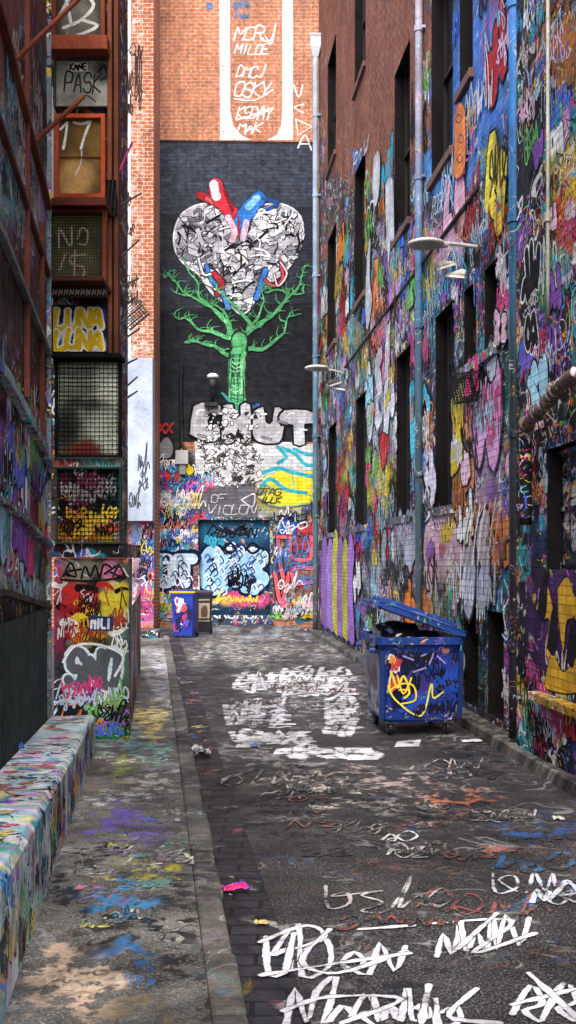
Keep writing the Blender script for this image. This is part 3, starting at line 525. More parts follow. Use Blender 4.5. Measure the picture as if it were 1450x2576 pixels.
def br(pts,w,w2,tw=True):
    w*=.72; w2*=.7
    q=[]
    for (x0,y0),(x1_,y1_) in zip(pts,pts[1:]): q+=[(x0,y0),((x0+x1_)/2+rng.uniform(-7,7),(y0+y1_)/2+rng.uniform(-7,7))]
    q.append(pts[-1])
    mb.stroke(FW,q,w,G1,w2=w2,sm=2,jit=.25)
    for i in range(0,len(q)-1,2): mb.stroke(FW,[(q[i][0]-w*.15,q[i][1]-w*.1),((q[i][0]+q[i+1][0])/2-w*.15,(q[i][1]+q[i+1][1])/2)],max(1.2,w*.22),rng.choice([G2,G2,G3]),sm=2)
    if tw:
        for i in range(1,len(q)):
            for s in range(2):
                a=rng.uniform(-2.9,-.25); l=rng.uniform(14,34); x,y=q[i]; mb.stroke(FW,[(x,y),(x+l*.5*math.cos(a)+rng.uniform(-4,4),y+l*.5*math.sin(a)),(x+l*math.cos(a+.3),y+l*math.sin(a+.3))],max(1.6,w*.25),G1,w2=.8,sm=2)
for pts,w,w2 in (([(600,870),(575,815),(535,775),(480,745),(445,738)],20,4),([(590,850),(545,838),(500,830),(465,800),(440,795)],14,3),([(600,890),(560,885),(510,865),(480,858),(465,862)],14,4),([(535,775),(500,745),(490,700),(465,660)],9,2),([(480,745),(445,712),(425,690),(415,700)],6,2),([(610,860),(640,825),(690,790),(725,740),(765,738)],20,3),([(620,880),(660,880),(700,850),(720,810),(740,795)],14,3),([(690,790),(735,740),(758,700),(760,675)],10,2),([(640,825),(600,780),(560,740),(545,715)],12,3),([(615,850),(650,800),(665,755),(660,720)],10,2),([(720,740),(690,730),(670,738),(655,725)],6,2),([(575,815),(560,780),(520,760)],8,2)):
    br(pts,w,w2)
mb.stroke(FW,[(597,1030),(596,960),(600,900),(603,855)],48,hx('12261a'),w2=36); mb.stroke(FW,[(597,1030),(596,960),(600,900),(603,855)],42,G1,w2=32,jit=.14)
for x in range(578,616,4): y=rng.uniform(860,960); mb.stroke(FW,[(x,y+rng.uniform(40,90)),(x+rng.uniform(-3,3),y+30),(x+rng.uniform(-2,4),y)],rng.uniform(2,5),rng.choice([G2,G3,G3,hx('12361e')]),.85,sm=2)
for i in range(16): y=870+i*10; mb.stroke(FW,[(578+rng.random()*10,y),(592,y+rng.uniform(2,8)),(600+rng.random()*14,y+rng.uniform(-4,8))],rng.uniform(1.5,3),rng.choice([G3,G2]),.8,sm=2)
mb.stroke(FW,[(570,1000),(590,1025),(620,1028),(650,1020)],8,hx('3c5c9c')); mb.stroke(FW,[(605,1040),(590,1020),(560,990)],6,hx('3a9c8c'))
mb.fill(FW,[(490,1110),(560,1118),(680,1116),(799,1118),(800,1200),(700,1190),(600,1230),(495,1225)],hx('d4d5d8'),.95)
mb.fill(FW,[(500,1225),(640,1215),(650,1300),(500,1302)],hx('64646c'),.95)
SV=hx('b8babf')
for pts in ([(476,1094),(486,1020),(530,1012),(558,1020),(554,1046),(530,1050),(526,1068),(552,1066),(556,1104),(520,1114)],[(560,1018),(588,1016),(592,1046),(604,1044),(604,1018),(632,1018),(634,1112),(606,1114),(600,1078),(590,1114),(556,1110)],[(636,1034),(664,1022),(672,1062),(684,1060),(690,1024),(718,1034),(712,1104),(690,1118),(650,1114),(634,1092)],[(700,1050),(716,1030),(772,1030),(798,1046),(796,1070),(768,1068),(770,1118),(738,1118),(736,1070),(708,1070)]):
    mb.fill(FW,pts,SV,1.,sm=2,line=BLACK,lw=5)
for x,y in ((495,1040),(572,1040),(650,1050),(722,1048),(752,1090),(620,1080)): mb.stroke(FW,[(x,y),(x+8,y-8),(x+20,y-8)],4,hx('f0f2f4'))
for x,y in ((500,1095),(575,1095),(660,1100),(700,1060)): mb.stroke(FW,[(x,y),(x+22,y+6)],6,hx('8a8c92'),.7)
for pts in ([(690,1190),(720,1178),(752,1190),(748,1225),(700,1236),(660,1205)],[(736,1196),(790,1185),(798,1240),(750,1256)],[(650,1250),(700,1232),(780,1246),(798,1262),(700,1275)]): mb.fill(FW,pts,hx('f4e83c'),.95,sm=3,line=hx('8cc0b0'),lw=3)
for pts in ([(660,1190),(700,1178),(740,1190),(796,1200)],[(650,1235),(680,1205),(720,1232),(770,1240)],[(700,1125),(740,1140),(770,1170),(796,1168)],[(740,1130),(780,1145),(798,1135)],[(700,1125),(720,1150),(700,1165)]): mb.stroke(FW,pts,9,hx('38b0c0'),.9)
shards(mb,FW,[(500,1040),(540,1020),(600,1030),(660,1040),(650,1075),(622,1110),(664,1150),(655,1200),(640,1215),(600,1230),(500,1216),(508,1150),(494,1110),(520,1075)],130,['f0f0f2','dcdce0','e8e8ea','ececec','2a2a2c','f0f0f0'],4,12,BLACK,1.8)
for i in range(80):
    x=rng.uniform(505,640); y=rng.uniform(1090,1215); mb.stroke(FW,[(x,y),(x+rng.uniform(-10,10),y+rng.uniform(4,12)),(x+rng.uniform(-14,14),y+rng.uniform(-4,10))],2,BLACK)
for t,x,y,w,h,c in (('OTAG',645,1230,60,15,'20242c'),('ILLK',655,1250,50,14,'20242c'),('VIOLON',520,1272,120,22,'c8c8cc'),('CF',530,1245,34,18,'c8c8cc'),('ROC',696,1322,34,16,'15151a')):
    for pl in text(t,x,y,w,h,jit=.08,dense=False,slant=.3,gap=.1): mb.stroke(FW,pl,2.6,hx(c),.85)
mb.stroke(FW,[(608,1258),(640,1243),(636,1275),(608,1258)],3,hx('d8d8dc'))
mb.fill(FW,[(393,1110),(440,1110),(444,1185),(394,1185)],hx('151517')); mb.fill(FW,[(400,1120),(420,1100),(436,1122),(430,1150),(406,1150)],hx('8a8a8c'),sm=3)
for pl in text('EMORIZE',392,1158,52,16,jit=.02): mb.stroke(FW,pl,3,WH)
for pl in text('XX',400,1066,34,24): mb.stroke(FW,pl,5,hx('b02c30'))
BL=[hx(c) for c in ('2a54c8','3c94e0','f0f4f8','0c0c10','38b8d0','f0f0f4','0c0c10','2a3c98','f04a90','d83c34','f0d838')]
for i in range(190):
    x=rng.choice([rng.uniform(345,490),rng.uniform(345,490),rng.uniform(685,790)]); y=rng.uniform(1190 if x<500 else 1295,1555); u,v,_=FW.pix(x,y)
    if i%7==0: rthrow(mb,FW,u,v,rng.uniform(.35,.6),n=2,fillc=rng.choice(BL))
    else: rtag(mb,FW,u,v,rng.uniform(.2,.55),.032,col=rng.choice(BL))
mb.fill(FW,[(360,1400),(500,1395),(500,1476),(362,1484)],hx('4a3a6c'),.5)
for pl in text('OT',397,1406,88,60,jit=.04,slant=0): mb.stroke(FW,pl,34,hx('10183c'),edge=.7)
for pl in text('OT',397,1406,88,60,jit=.0,slant=0): mb.stroke(FW,pl,22,hx('c4dcf4'),edge=.7)
for i in range(30): x=rng.uniform(395,490); y=rng.uniform(1400,1475); mb.stroke(FW,[(x,y),(x+8,y-6),(x+14,y+5)],2.5,hx(rng.choice(['26407c','101838','f4f8ff'])))
mb.fill(FW,[(688,1345),(796,1345),(796,1520),(690,1520)],hx('382c40'),.5)
for pts in ([(700,1350),(706,1420),(716,1470),(708,1510)],[(700,1350),(730,1352)],[(730,1352),(735,1400),(780,1405),(782,1350)],[(692,1440),(708,1520),(728,1440)],[(740,1470),(738,1430),(790,1430)],[(740,1470),(796,1462)]): mb.stroke(FW,pts,12,BLACK,edge=.7); mb.stroke(FW,pts,8,hx('f86c78'),edge=.6)
for x,y,w,h,c in ((745,1410,50,20,'3c84c8'),(690,1380,40,20,'e8e8e8'),(720,1490,60,40,'4ab0c8'),(750,1500,40,40,'e8e8e8'),(420,1290,60,30,'101014'),(370,1400,40,50,'38b8c0'),(370,1480,50,40,'e8e8ec'),(400,1535,60,20,'f0b0c8'),(400,1200,70,30,'2a4c9c'),(440,1230,50,30,'f0f0f4'),(390,1250,60,30,'e8e8e8'),(400,1310,80,20,'c86a34'),(690,1400,60,40,'3c74c8'),(740,1440,50,30,'3c84d8'),(700,1450,60,30,'e8e8e8'),(690,1290,90,20,'101014'),(700,1310,80,20,'e8e8e8'),(740,1350,50,40,'c83050'),(700,1360,80,60,'4a88d8')):
    p,L=squig(3); mb.stroke(FW,[(x+a/L*w,y+(1-b)*h) for a,b in p],3.,hx(c))
for pl in text('KROHCA',530,1532,130,22): mb.stroke(FW,pl,3.5,hx('e4f0f8'))
for i in range(30): x=rng.choice([rng.uniform(360,500),rng.uniform(670,790)]); y=rng.uniform(1525,1560); u,v,_=FW.pix(x,y); rtag(mb,FW,u,v,rng.uniform(.15,.35),.03)
far=thing('brick_building','tall orange brick building closing the alley with a black heart tree mural','building',(0,38.2,-.1))
mb.build('wall',FB_,far)
FD=Fr((0,38.14,0),(1,0,0),(0,-1,0)); h=FW.holes[0]; FD.b=h
mb=MB(); dfn=blobfn([(590,1335,90,30,'245e80',.95,.3),(590,1420,90,60,'16306a',.95,.2),(600,1505,80,16,'d85088',.95,.3),(560,1510,30,12,'d8c84c',.95,.2)],('14304c',.95,.3),jit=4)
mb.grid(FD,np.linspace(h[0],h[1],40),np.linspace(h[2],h[3],40),dfn)
PL=([(518,1470),(512,1420),(535,1385),(556,1410),(540,1440),(562,1470),(535,1485)],[(566,1470),(574,1410),(600,1392),(612,1430),(592,1465)],[(618,1480),(612,1420),(640,1392),(662,1408),(642,1436),(664,1456),(640,1482)],[(530,1425),(580,1445),(650,1440)])
for pts in PL: mb.stroke(FD,pts,34,hx('0c1430'),edge=.7)
for pts in PL: mb.stroke(FD,pts,23,hx('9cc8ec'),edge=.7)
for i in range(70): x=rng.uniform(512,660); y=rng.uniform(1370,1490); mb.stroke(FD,[(x,y),(x+8,y-8),(x+15,y+5),(x+6,y+12)],2.6,hx(rng.choice(['10204c','10204c','f0f8ff','3c70b0','f0f8ff'])))
for x in (578,636): mb.stroke(FD,[(x-16,1380),(x,1366),(x+16,1380),(x,1392),(x-16,1380)],5,BLACK); mb.stroke(FD,[(x-3,1380),(x+3,1380)],8,hx('d8e8f4'))
for x,y,w,h_,c in ((520,1325,130,26,'0c0e14'),(540,1325,90,20,'0c0e14'),(540,1498,110,18,'f0d040'),(575,1440,60,40,'101014'),(515,1350,50,20,'3ca0c0')):
    p,L=squig(5); mb.stroke(FD,[(x+a/L*w,y+(1-b)*h_) for a,b in p],4,hx(c))
mb.build('door',CON,far)
w=MB(); w.col=hx('3a4a5c')
for (a,b,c,d) in ((h[0]-.1,h[0],h[2]-.0,h[3]+.1),(h[1],h[1]+.1,h[2],h[3]+.1),(h[0],h[1],h[3],h[3]+.1)): w.fbox(FW,a,b,c,d,-.04,.06)
w.build('door_frame',MESS,far)
w=MB(); w.col=hx('3c4a60'); w.fbox(FW,h[0]-.1,h[1]+.1,-.1,.24,-.02,.07); w.build('door_step',MESS,far)
NB=Fr((0,36.2,0),(1,0,0),(0,-1,0)); NB.b=(-8,NB.pix(387,0)[0],-.1,23)
nbb=[(365,1360,30,60,'5a88d8',.9,.6),(370,1450,40,60,'8a6a98',.9,.6),(370,1530,40,40,'c84a88',.9,.6),(330,1000,60,300,'b8aaa0',.5,.1)]
mb=MB(); mb.grid(NB,np.arange(-8,NB.b[1]+.001,(NB.b[1]+8)/40),np.arange(-.1,23,.14),blobfn(nbb,('c8a890',.2,.0),jit=7,seed=4))
a=NB.pt(NB.b[1],-.1); mb.quad([a,a+Vector((0,1.78,0)),a+Vector((0,1.78,23)),a+Vector((0,0,23))],0,hx('a8684a'),(0,0,0),[(0,0),(1.78,0),(1.78,23),(0,23)])
mb.fill(NB,[(200,-150),(352,-150),(356,120),(350,330),(338,600),(346,900),(200,900)],hx('ece6e0'),.62); mb.fill(NB,[(330,-150),(364,-150),(364,900),(330,900)],hx('dcccc0'),.42)
for i,(x,y,w,h_) in enumerate(((312,110,50,30),(312,190,24,60),(312,250,24,40),(340,120,18,120),(306,700,40,24),(310,740,50,30),(310,480,20,40),(340,210,20,50),(315,560,24,30))):
    p,L=squig(3); mb.stroke(NB,[(x+a/L*w,y+(1-b)*h_) for a,b in p],2.6,hx('3a2c28'))
for i in range(36): x=rng.uniform(345,375); y=rng.uniform(1310,1555); u,v,_=NB.pix(x,y); rtag(mb,NB,u,v,rng.uniform(.2,.5),.035,3,col=rng.choice(BL))
tag(mb.build('brick_building',NBm,None,(-6,36.2,-.1)),'pale whitewashed brick building behind the left stair tower','building')
g=MB(); q=[P3(310,900,35.6),P3(384,900,35.6),P3(384,1310,35.6),P3(310,1310,35.6)]; g.col=hx('a8b4c8'); x0,x1=q[0].x-1,q[1].x; g.box(x0,x1,35.6,36.15,q[2].z,q[0].z)
FP=Fr((0,35.595,0),(1,0,0),(0,-1,0),fn=const_fn('a8b4c8')); FP.b=(x0,x1,0,20)
for x,y,w,h_ in ((348,1140,28,50),(350,1190,24,40),(325,1240,28,36)):
    p,L=squig(3); g.stroke(FP,[(x+a/L*w,y+(1-b)*h_) for a,b in p],2.4,hx('2a2c34'))
tag(g.build('metal_sheet',COLm,None,(x0,35.6,3)),'plain pale blue grey metal sheet fixed to the whitewashed wall','panel')
# ================================================================== LEFT NEAR FACADE
lfb=[(40,80,90,120,'804a42',.9,.05),(100,200,50,120,'684038',.9,.1),(50,330,50,90,'b09c94',.9,.25),(30,480,60,70,'7cb0b8',.9,.4),(90,520,40,90,'9c84a0',.9,.35),(30,720,50,90,'32241c',.95,.1),(90,880,40,90,'402a1e',.95,.1),(60,1010,60,60,'7a3a48',.9,.7),(40,1100,60,60,'c85c80',.9,.6),(80,1200,60,60,'4a8cd8',.9,.6),(40,1330,60,60,'d8f0f8',.9,.45),(70,1440,60,50,'b4dce8',.9,.45),(20,1420,40,40,'f4f8fc',.9,.4),(60,1700,100,180,'0e1212',.98,.2),(115,1650,20,140,'3a6494',.95,.6)]
LF.b=(3,12.5*1.006,.2,9.4); mb=MB(); lfn=blobfn(lfb,('6a5250',.9,.45),jit=9,seed=6)
mb.grid(LF,np.concatenate([np.arange(2,8.3,.3),np.arange(8.3,12.62,.04)]),np.concatenate([np.arange(0,4.5,.05),np.arange(4.5,9.5,.1)]),lfn)
for i in range(140):
    x=rng.uniform(0,120); y=rng.choice([rng.uniform(960,1480),rng.uniform(1150,1480),rng.uniform(100,560)]); u,v,_=LF.pix(x,y)
    if y<600: rtag(mb,LF,u,v,rng.uniform(.15,.4),.018,col=hx(rng.choice(['d8d0ca','6a5a5a','e8dcd8','5ab0c0','0c0c0e'])))
    elif i%4==0: rthrow(mb,LF,u,v,rng.uniform(.3,.6),n=3)
    else: rtag(mb,LF,u,v,rng.uniform(.15,.45),.025)
for pl in text('MDA',2,1370,40,60,sk=.5): mb.stroke(LF,pl,7,hx('f0f4f6'))
lb=thing('panelled_building','maroon panelled building at left edge with steel beams and dark vents','building',(-2,8,0))
mb.build('wall',STL,lb)
mb=MB(); mb.col=hx('3a2a28'); z=9.35; mb.quad([LF.pt(2,z),LF.pt(12.57,z),LF.pt(12.57,z)+Vector((-4,0,0)),LF.pt(2,z)+Vector((-4,0,0))]); mb.build('roof',COLm,lb)
def beam(x0,y0,x1,y1,th,dep,c,name='beam',mat=MESS):
    a=LF.pix(x0,y0); b=LF.pix(x1,y1); u0=3.; g=MB(); g.col=hx(c); sec=[]
    for u,v in ((u0,a[1]),(a[0],a[1]),(b[0],b[1])):
        sec.append([LF.pt(u,v-th/2,.0),LF.pt(u,v-th/2,dep),LF.pt(u,v+th/2,dep),LF.pt(u,v+th/2,0)])
    g.loops(sec); return g.build(name,mat,lb,bevel=.006)
beam(0,600,117,890,.06,.06,'6c7476',mat=CLN); beam(0,945,118,1160,.09,.08,'a0b0bc'); beam(0,1262,118,1372,.05,.07,'687074'); beam(0,1490,118,1527,.05,.06,'222426',mat=COLm); beam(0,330,117,690,.05,.05,'6a4038',mat=RUST); beam(0,60,117,520,.06,.06,'7a4434',mat=RUST)
for px,y0,y1,c in ((118,0,1900,'7c8a90'),(62,0,1000,'7a443a'),(100,560,1150,'6a3c2e')):
    u,_,_=LF.pix(px,1200); g=MB(); g.col=hx(c); v1=min(9.3,LF.pix(px,y0)[1]); v0=max(.3,LF.pix(px,y1)[1]); g.fbox(LF,u-.03,u+.03,v0,v1,.0,.05); g.build('mullion',RUST if px<110 else MESS,lb,bevel=.005)
g=MB(); g.col=hx('1c2826'); ub=LF.pix(104,1600)[0]
for i in range(64):
    u=ub-i*.13
    if u>3: g.fbox(LF,u-.02,u+.02,.3,1.55,.02,.06)
for i in range(6): g.fbox(LF,3,ub,.4+i*.2,.42+i*.2,.03,.05)
g.build('vent_grille',COLm,lb)
LW.b=(3.,11.9*1.006,.02,.7)
def lwt(u): y=u/1.006; return .37+(11.9-y)*.036
mb=MB(); us=np.arange(2,11.97,.05); cols=['e8ecf0','8fd0d4','c8b0d8','f0e8a0','a8d8f0','f4f0ec','7ab8c8','e09abc','9ac888','5a7aa4']
prof=[(0.,0.),(0,.35),(0,.7),(0,.93),(-.03,1.),(-.12,1.005),(-.2,1.0),(-.3,1.),(-.46,1.)]
base=len(mb.p); npf=len(prof); acc=0
for i,u in enumerate(us):
    for j,(d,t) in enumerate(prof):
        acc+= (t-prof[j-1][1])*.6-(d-prof[j-1][0]) if j else -acc
        n=noise.noise(Vector((u*1.1,j*.7,3))); n2=noise.noise(Vector((u*2.3,j*.9,9))); top=j>=4
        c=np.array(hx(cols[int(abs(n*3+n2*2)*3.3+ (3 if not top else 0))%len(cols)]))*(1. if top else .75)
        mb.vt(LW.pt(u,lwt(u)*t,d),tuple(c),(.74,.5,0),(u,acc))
for i in range(len(us)-1):
    for j in range(npf-1): a=base+i*npf+j; mb.fc((a,a+npf,a+npf+1,a+1))
mb.fc([base+(len(us)-1)*npf+j for j in range(npf)]+[mb.vt(LW.pt(us[-1],0,-.46),hx('6a6a70'),(.8,.5,0),(12.4,0))])
for i in range(50): rtag(mb,LW,rng.uniform(4.5,11.6),rng.uniform(.04,.3),rng.uniform(.08,.2),.02,cover=.6)
LT=Fr(LW.pt(0,.37+11.9*.036),tuple(LW.u*1.006+Vector((0,0,-.036))),(0,0,1),tuple(-LW.n),fn=const_fn('b0b8bc',.74,.5))
LT.b=(4.5,11.8,.06,.42)
for i in range(50): rtag(mb,LT,rng.uniform(4.6,11.7),rng.uniform(.06,.34),rng.uniform(.06,.18),.022,2,cover=.6,col=hx(rng.choice(['f0f0f0','f0f0f0','e04a7a','38b0b8','3a60b0','1a1a1e','e8d848','d04030'])))
tag(mb.build('low_wall',CON,None,(-1.6,7,0),smooth=False),'low concrete wall splashed with pastel paint along the left footpath','wall')
# ================================================================== STAIR TOWER
YT=12.7
tw=thing('stair_tower','narrow stack of caged landings and windows above the tagged pillar','building',(-2.3,13,2))
X0=P3(126,0,YT).x; X1=P3(300,0,YT).x
g=MB(); g.col=hx('4c342e'); g.box(X0,X1,YT,YT+.7,2.1,9.3); g.build('core',MESS,tw)
g=MB(); g.col=hx('744432'); xa=P3(276,0,YT).x
g.box(xa,xa+.05,YT-.16,YT-.004,4.4,9.3); g.build('column',RUST,tw,bevel=.006)
g=MB(); g.col=hx('643a2a'); g.box(X1-.04,X1+.012,YT-.14,YT+.02,4.4,9.3); g.build('column',RUST,tw,bevel=.006)
g=MB(); g.col=hx('b8aaa4'); g.box(X0-.03,X0+.06,YT-.1,YT-.004,4.3,9.3); g.build('column',MESS,tw,bevel=.006)
def rect(px0,py0,px1,py1,Y): a=P3(px0,py1,Y); b=P3(px1,py0,Y); return a.x,b.x,a.z,b.z
def panel(px0,py0,px1,py1,Y,t,fc,pc,name='window',fm=RUST,bars=None,bc=None,depth=.07,cover=.95,blobs=(),sc=.3,bt=.0028):
    x0,x1,z0,z1=rect(px0,py0,px1,py1,Y); w=MB(); w.col=hx(fc)
    for (a,b,c,d) in ((x0,x0+t,z0,z1),(x1-t,x1,z0,z1),(x0+t,x1-t,z0,z0+t),(x0+t,x1-t,z1-t,z1)): w.box(a,b,Y-depth/2,Y+depth/2,c,d)
    if bars:
        nx,nz=bars; w.col=hx(bc or fc)
        for i in range(1,nx): x=x0+(x1-x0)*i/nx; w.box(x-bt,x+bt,Y-.012,Y-.004,z0+t,z1-t)
        for i in range(1,nz): z=z0+(z1-z0)*i/nz; w.box(x0+t,x1-t,Y-.003,Y+.005,z-bt,z+bt)
    f=w.build(name,fm,tw,bevel=0 if bars else .004)
    fr=Fr((0,Y+.012,0),(1,0,0),(0,-1,0)); fr.b=(x0+t,x1-t,z0+t,z1-t); p=MB()
    p.grid(fr,np.linspace(x0+t,x1-t,24),np.linspace(z0+t,z1-t,24),blobfn(list(blobs),(pc,cover,sc),jit=4))
    return f,p,fr
f,p,fr=panel(132,-160,266,104,12.56,.05,'7a3c2c','34332c',blobs=[(200,50,40,40,'6a685e',.9,.05)],sc=.1,depth=.12)
for pl in ([(150,40),(190,-20),(236,10),(205,50),(160,70)],[(205,50),(245,66),(190,92)],[(165,-10),(180,60)]): p.stroke(fr,pl,8,hx('c4c4c0'),.8)
p.build('pane',CON,f)
g=MB(); g.col=hx('8c442e'); x0,x1,z0,z1=rect(124,104,276,140,12.5); g.box(x0,x1,12.34,YT-.01,z0,z1); g.build('ledge',RUST,tw,bevel=.01)
f,p,fr=panel(138,148,276,272,12.58,.015,'4a4844','a0a094',name='panel',blobs=[(255,180,20,30,'5a5c58',.9,.1),(200,250,50,20,'80827a',.9,.05)],sc=.05)
p.fill(fr,[(172,155),(222,155),(222,181),(172,181)],hx('f0eee8'),line=BLACK,lw=1.5)
for pl in text('KANE',177,160,40,16,slant=0,jit=0): p.stroke(fr,pl,3.4,BLACK,jit=0,edge=.8)
for pl in text('PASK',162,186,90,46,jit=.05,dense=False): p.stroke(fr,pl,4,hx('1c1c1a'))
p.stroke(fr,[(250,180),(262,165),(270,190),(255,200)],8,hx('2a2a28')); p.stroke(fr,[(190,255),(215,240),(240,255)],4,hx('4a4a48'))
p.build('board',CON,f)
f,p,fr=panel(140,290,266,500,12.5,.045,'b04e2c','5c4626',blobs=[(230,340,40,60,'80622e',.9,.02),(190,450,40,50,'b08a54',.9,.02)],sc=.02,bars=(1,2),bc='6a3020',bt=.006,depth=.1)
p.stroke(fr,[(170,308),(166,340),(160,374)],6,hx('f0eee8')); p.stroke(fr,[(152,326),(170,308)],5,hx('f0eee8')); p.stroke(fr,[(186,308),(205,312),(228,306)],6,hx('f0eee8'),sm=3); p.stroke(fr,[(228,306),(214,340),(204,374)],6,hx('f0eee8'))
p.stroke(fr,[(206,380),(204,410),(190,440)],3,hx('c8c4bc'))
p.build('pane',CON,f)
g=MB(); g.col=hx('ccc4bc'); x0,x1,z0,z1=rect(114,275,139,520,12.55); g.box(x0,x1,12.5,YT-.01,z0,z1); g.build('side_panel',COLm,tw,bevel=.006)
g=MB(); g.col=hx('5c2c20'); x0,x1,z0,z1=rect(112,510,274,530,12.3); g.box(x0,x1,12.12,YT-.01,z0,z1); g.build('ledge',RUST,tw,bevel=.01)
f,p,fr=panel(113,528,270,722,12.3,.045,'743828','4e4c34',name='cage',bars=(24,28),bc='2a2822',blobs=[(190,560,60,30,'68663c',.9,.02),(190,660,50,40,'747048',.9,.02)],sc=.02,depth=.12)
for pts in ([(150,625),(150,575),(178,620),(180,570)],[(196,600),(205,575),(222,585),(216,615),(198,612)],[(215,640),(180,645),(182,665),(210,672),(205,700),(160,705)],[(190,630),(186,712)],[(165,640),(150,680)]): p.stroke(fr,pts,5,hx('d4c0ac'))
p.build('screen',CON,f)
g=MB(); x0,x1,z0,z1=rect(96,716,272,722,12.3); g.col=hx('4a281e'); g.box(x0,x1,11.95,YT-.01,z0-.02,z0+.03); g.build('ledge',RUST,tw,bevel=.006)
f,p,fr=panel(113,722,270,748,12.26,.008,'3a2a26','402c28',name='strip',sc=.1)
for x in range(120,262,14): p.stroke(fr,[(x,742),(x+3,728),(x+7,740),(x+10,729)],2.2,hx('e4dcd4'),.8)
p.build('board',CON,f)
f,p,fr=panel(131,768,272,888,12.5,.012,'2c2c34','1c2440',name='panel',blobs=[(170,830,30,16,'e8ecf4',.9,.1),(240,790,30,20,'34447c',.9,.1),(250,870,20,16,'d8dce4',.9,.1),(150,870,20,20,'3c8a9c',.9,.2)],sc=.3)
for yy in (782,834):
    T=text('LUNA',138,yy,116,42,slant=.1,jit=.06,gap=.12,dense=False)
    for pl in T: p.stroke(fr,pl,17,hx('f4f0e4'),edge=.7)
    for pl in T: p.stroke(fr,pl,10,hx('e8c020'),edge=.7)
p.build('board',CON,f)
f,p,fr=panel(140,905,306,1152,12.52,.03,'121412','94a088',bars=(15,22),bc='0e100e',blobs=[(270,960,40,60,'e8ecd8',.95,0),(185,940,40,50,'a0aa92',.95,0),(170,1080,30,60,'2c3028',.95,0),(270,1090,40,60,'d8e0cc',.95,0),(220,1020,60,14,'4a5042',.95,0),(220,1135,60,24,'8a2424',.95,0)],sc=0.,bt=.003,depth=.1)
for y in range(915,1010,9): p.stroke(fr,[(150,y),(210,y+2),(245,y)],2,hx('5a6050'))
p.build('pane',CON,f)
g=MB(); x0,x1,z0,z1=rect(134,894,308,905,12.45); g.col=hx('141416'); g.box(x0,x1,12.3,YT-.01,z0,z1); g.build('ledge',RUST,tw,bevel=.005)
f,p,fr=panel(132,1152,306,1176,12.5,.008,'5c807e','b85450',name='strip',sc=.3,blobs=[(250,1165,50,12,'5aa4a4',.9,.3)])
for x in range(150,290,16): p.stroke(fr,[(x,1172),(x+4,1157),(x+8,1170),(x+12,1158)],2.2,hx('1a1214'),.85)
p.build('board',CON,f)
f,p,fr=panel(142,1176,306,1368,12.5,.018,'2c4c40','161618',name='cage',bars=(16,18),bc='0c0c0c',blobs=[(200,1335,70,30,'c87c28',.9,.2),(270,1345,30,20,'d8b030',.9,.1),(285,1240,16,60,'24565c',.9,.3),(160,1220,16,30,'5a2840',.9,.3)],sc=.3,depth=.1)
for i in range(30):
    x=rng.uniform(150,255); y=rng.uniform(1200,1355); q,L=squig(3); p.stroke(fr,[(x+a/L*50,y-b*28) for a,b in q],4,hx(rng.choice(['f0ac34','f8d848','f8d848','0a0a0a','f0ac34','e85c48','0a0a0a'] if y>1280 else ['a8a4a0','0a0a0a','7c344c','3c6484','0a0a0a'])))
p.build('screen',CON,f)
g=MB(); g.col=hx('26282a'); x0,x1,z0,z1=rect(126,1368,322,1404,12.6); g.box(x0,x1,12.5,YT+1,z0+.01,z1); g.build('ledge',MESS,tw)
PB=Fr((0,12.55,0),(1,0,0),(0,-1,0)); x0,x1,z0,z1=rect(136,1404,325,1862,12.55); z0=0.; PB.b=(x0,x1,0.,z1)
pbb=[(200,1430,50,30,'98907c',.95,.5),(290,1430,40,30,'6a6a5c',.95,.6),(185,1510,40,50,'dc3834',.95,.1),(285,1520,36,60,'f4dc3c',.95,.05),(235,1490,40,30,'1c1616',.95,.2),(155,1590,26,60,'8a2f4a',.95,.2),(230,1600,40,30,'e8c43c',.95,.1),(225,1680,90,70,'3c3c40',.95,.1),(285,1850,50,50,'2c7a34',.95,.4),(170,1760,40,60,'262c34',.95,.4),(310,1640,20,100,'5a7a6a',.95,.5),(150,1430,20,60,'b0485c',.95,.4)]
mb=MB(); mb.grid(PB,np.arange(x0,x1+.001,(x1-x0)/44),np.arange(0,z1+.001,z1/100),blobfn(pbb,('36363a',.95,.4),jit=7,seed=8))
def side(y): return x1-.118*(y-12.55)
SD=Fr((x1,12.55,0),(-.118,1,0),(1,.118,0),fn=const_fn('2a2630',.9,1.)); SD.b=(0,8.4,.02,z1)
ys=np.arange(12.55,21.01,.25)
for a,b in zip(ys,ys[1:]):
    H=lambda y: z1 if y<14 else z1-.6
    mb.quad([(side(a),a,0),(side(b),b,0),(side(b),b,H(a)),(side(a),a,H(a))],0,hx('2a2630'),(.9,1.,0),[(a-12.55,0),(b-12.55,0),(b-12.55,2),(a-12.55,2)])
for i in range(60):
    u=rng.uniform(.05,7); rtag(mb,SD,u,rng.uniform(.05,1.3 if u>1.3 else 1.8),rng.uniform(.2,.6),.04)
mb.quad([(x0,12.55,z1),(x1,12.55,z1),(side(14),14,z1),(x0,14,z1)],0,hx('606060'),(.8,.3,0),[(x0,0),(x1,0),(x1,1.5),(x0,1.5)])
for pts in ([(160,1450),(178,1416),(192,1450),(165,1440),(205,1432)],[(205,1455),(215,1425),(228,1450),(240,1422),(250,1452)],[(252,1455),(262,1420),(282,1432),(262,1444),(300,1420)],[(285,1450),(300,1425),(316,1455),(280,1440)],[(155,1458),(240,1462),(318,1450)]): mb.stroke(PB,pts,5,hx('101010'))
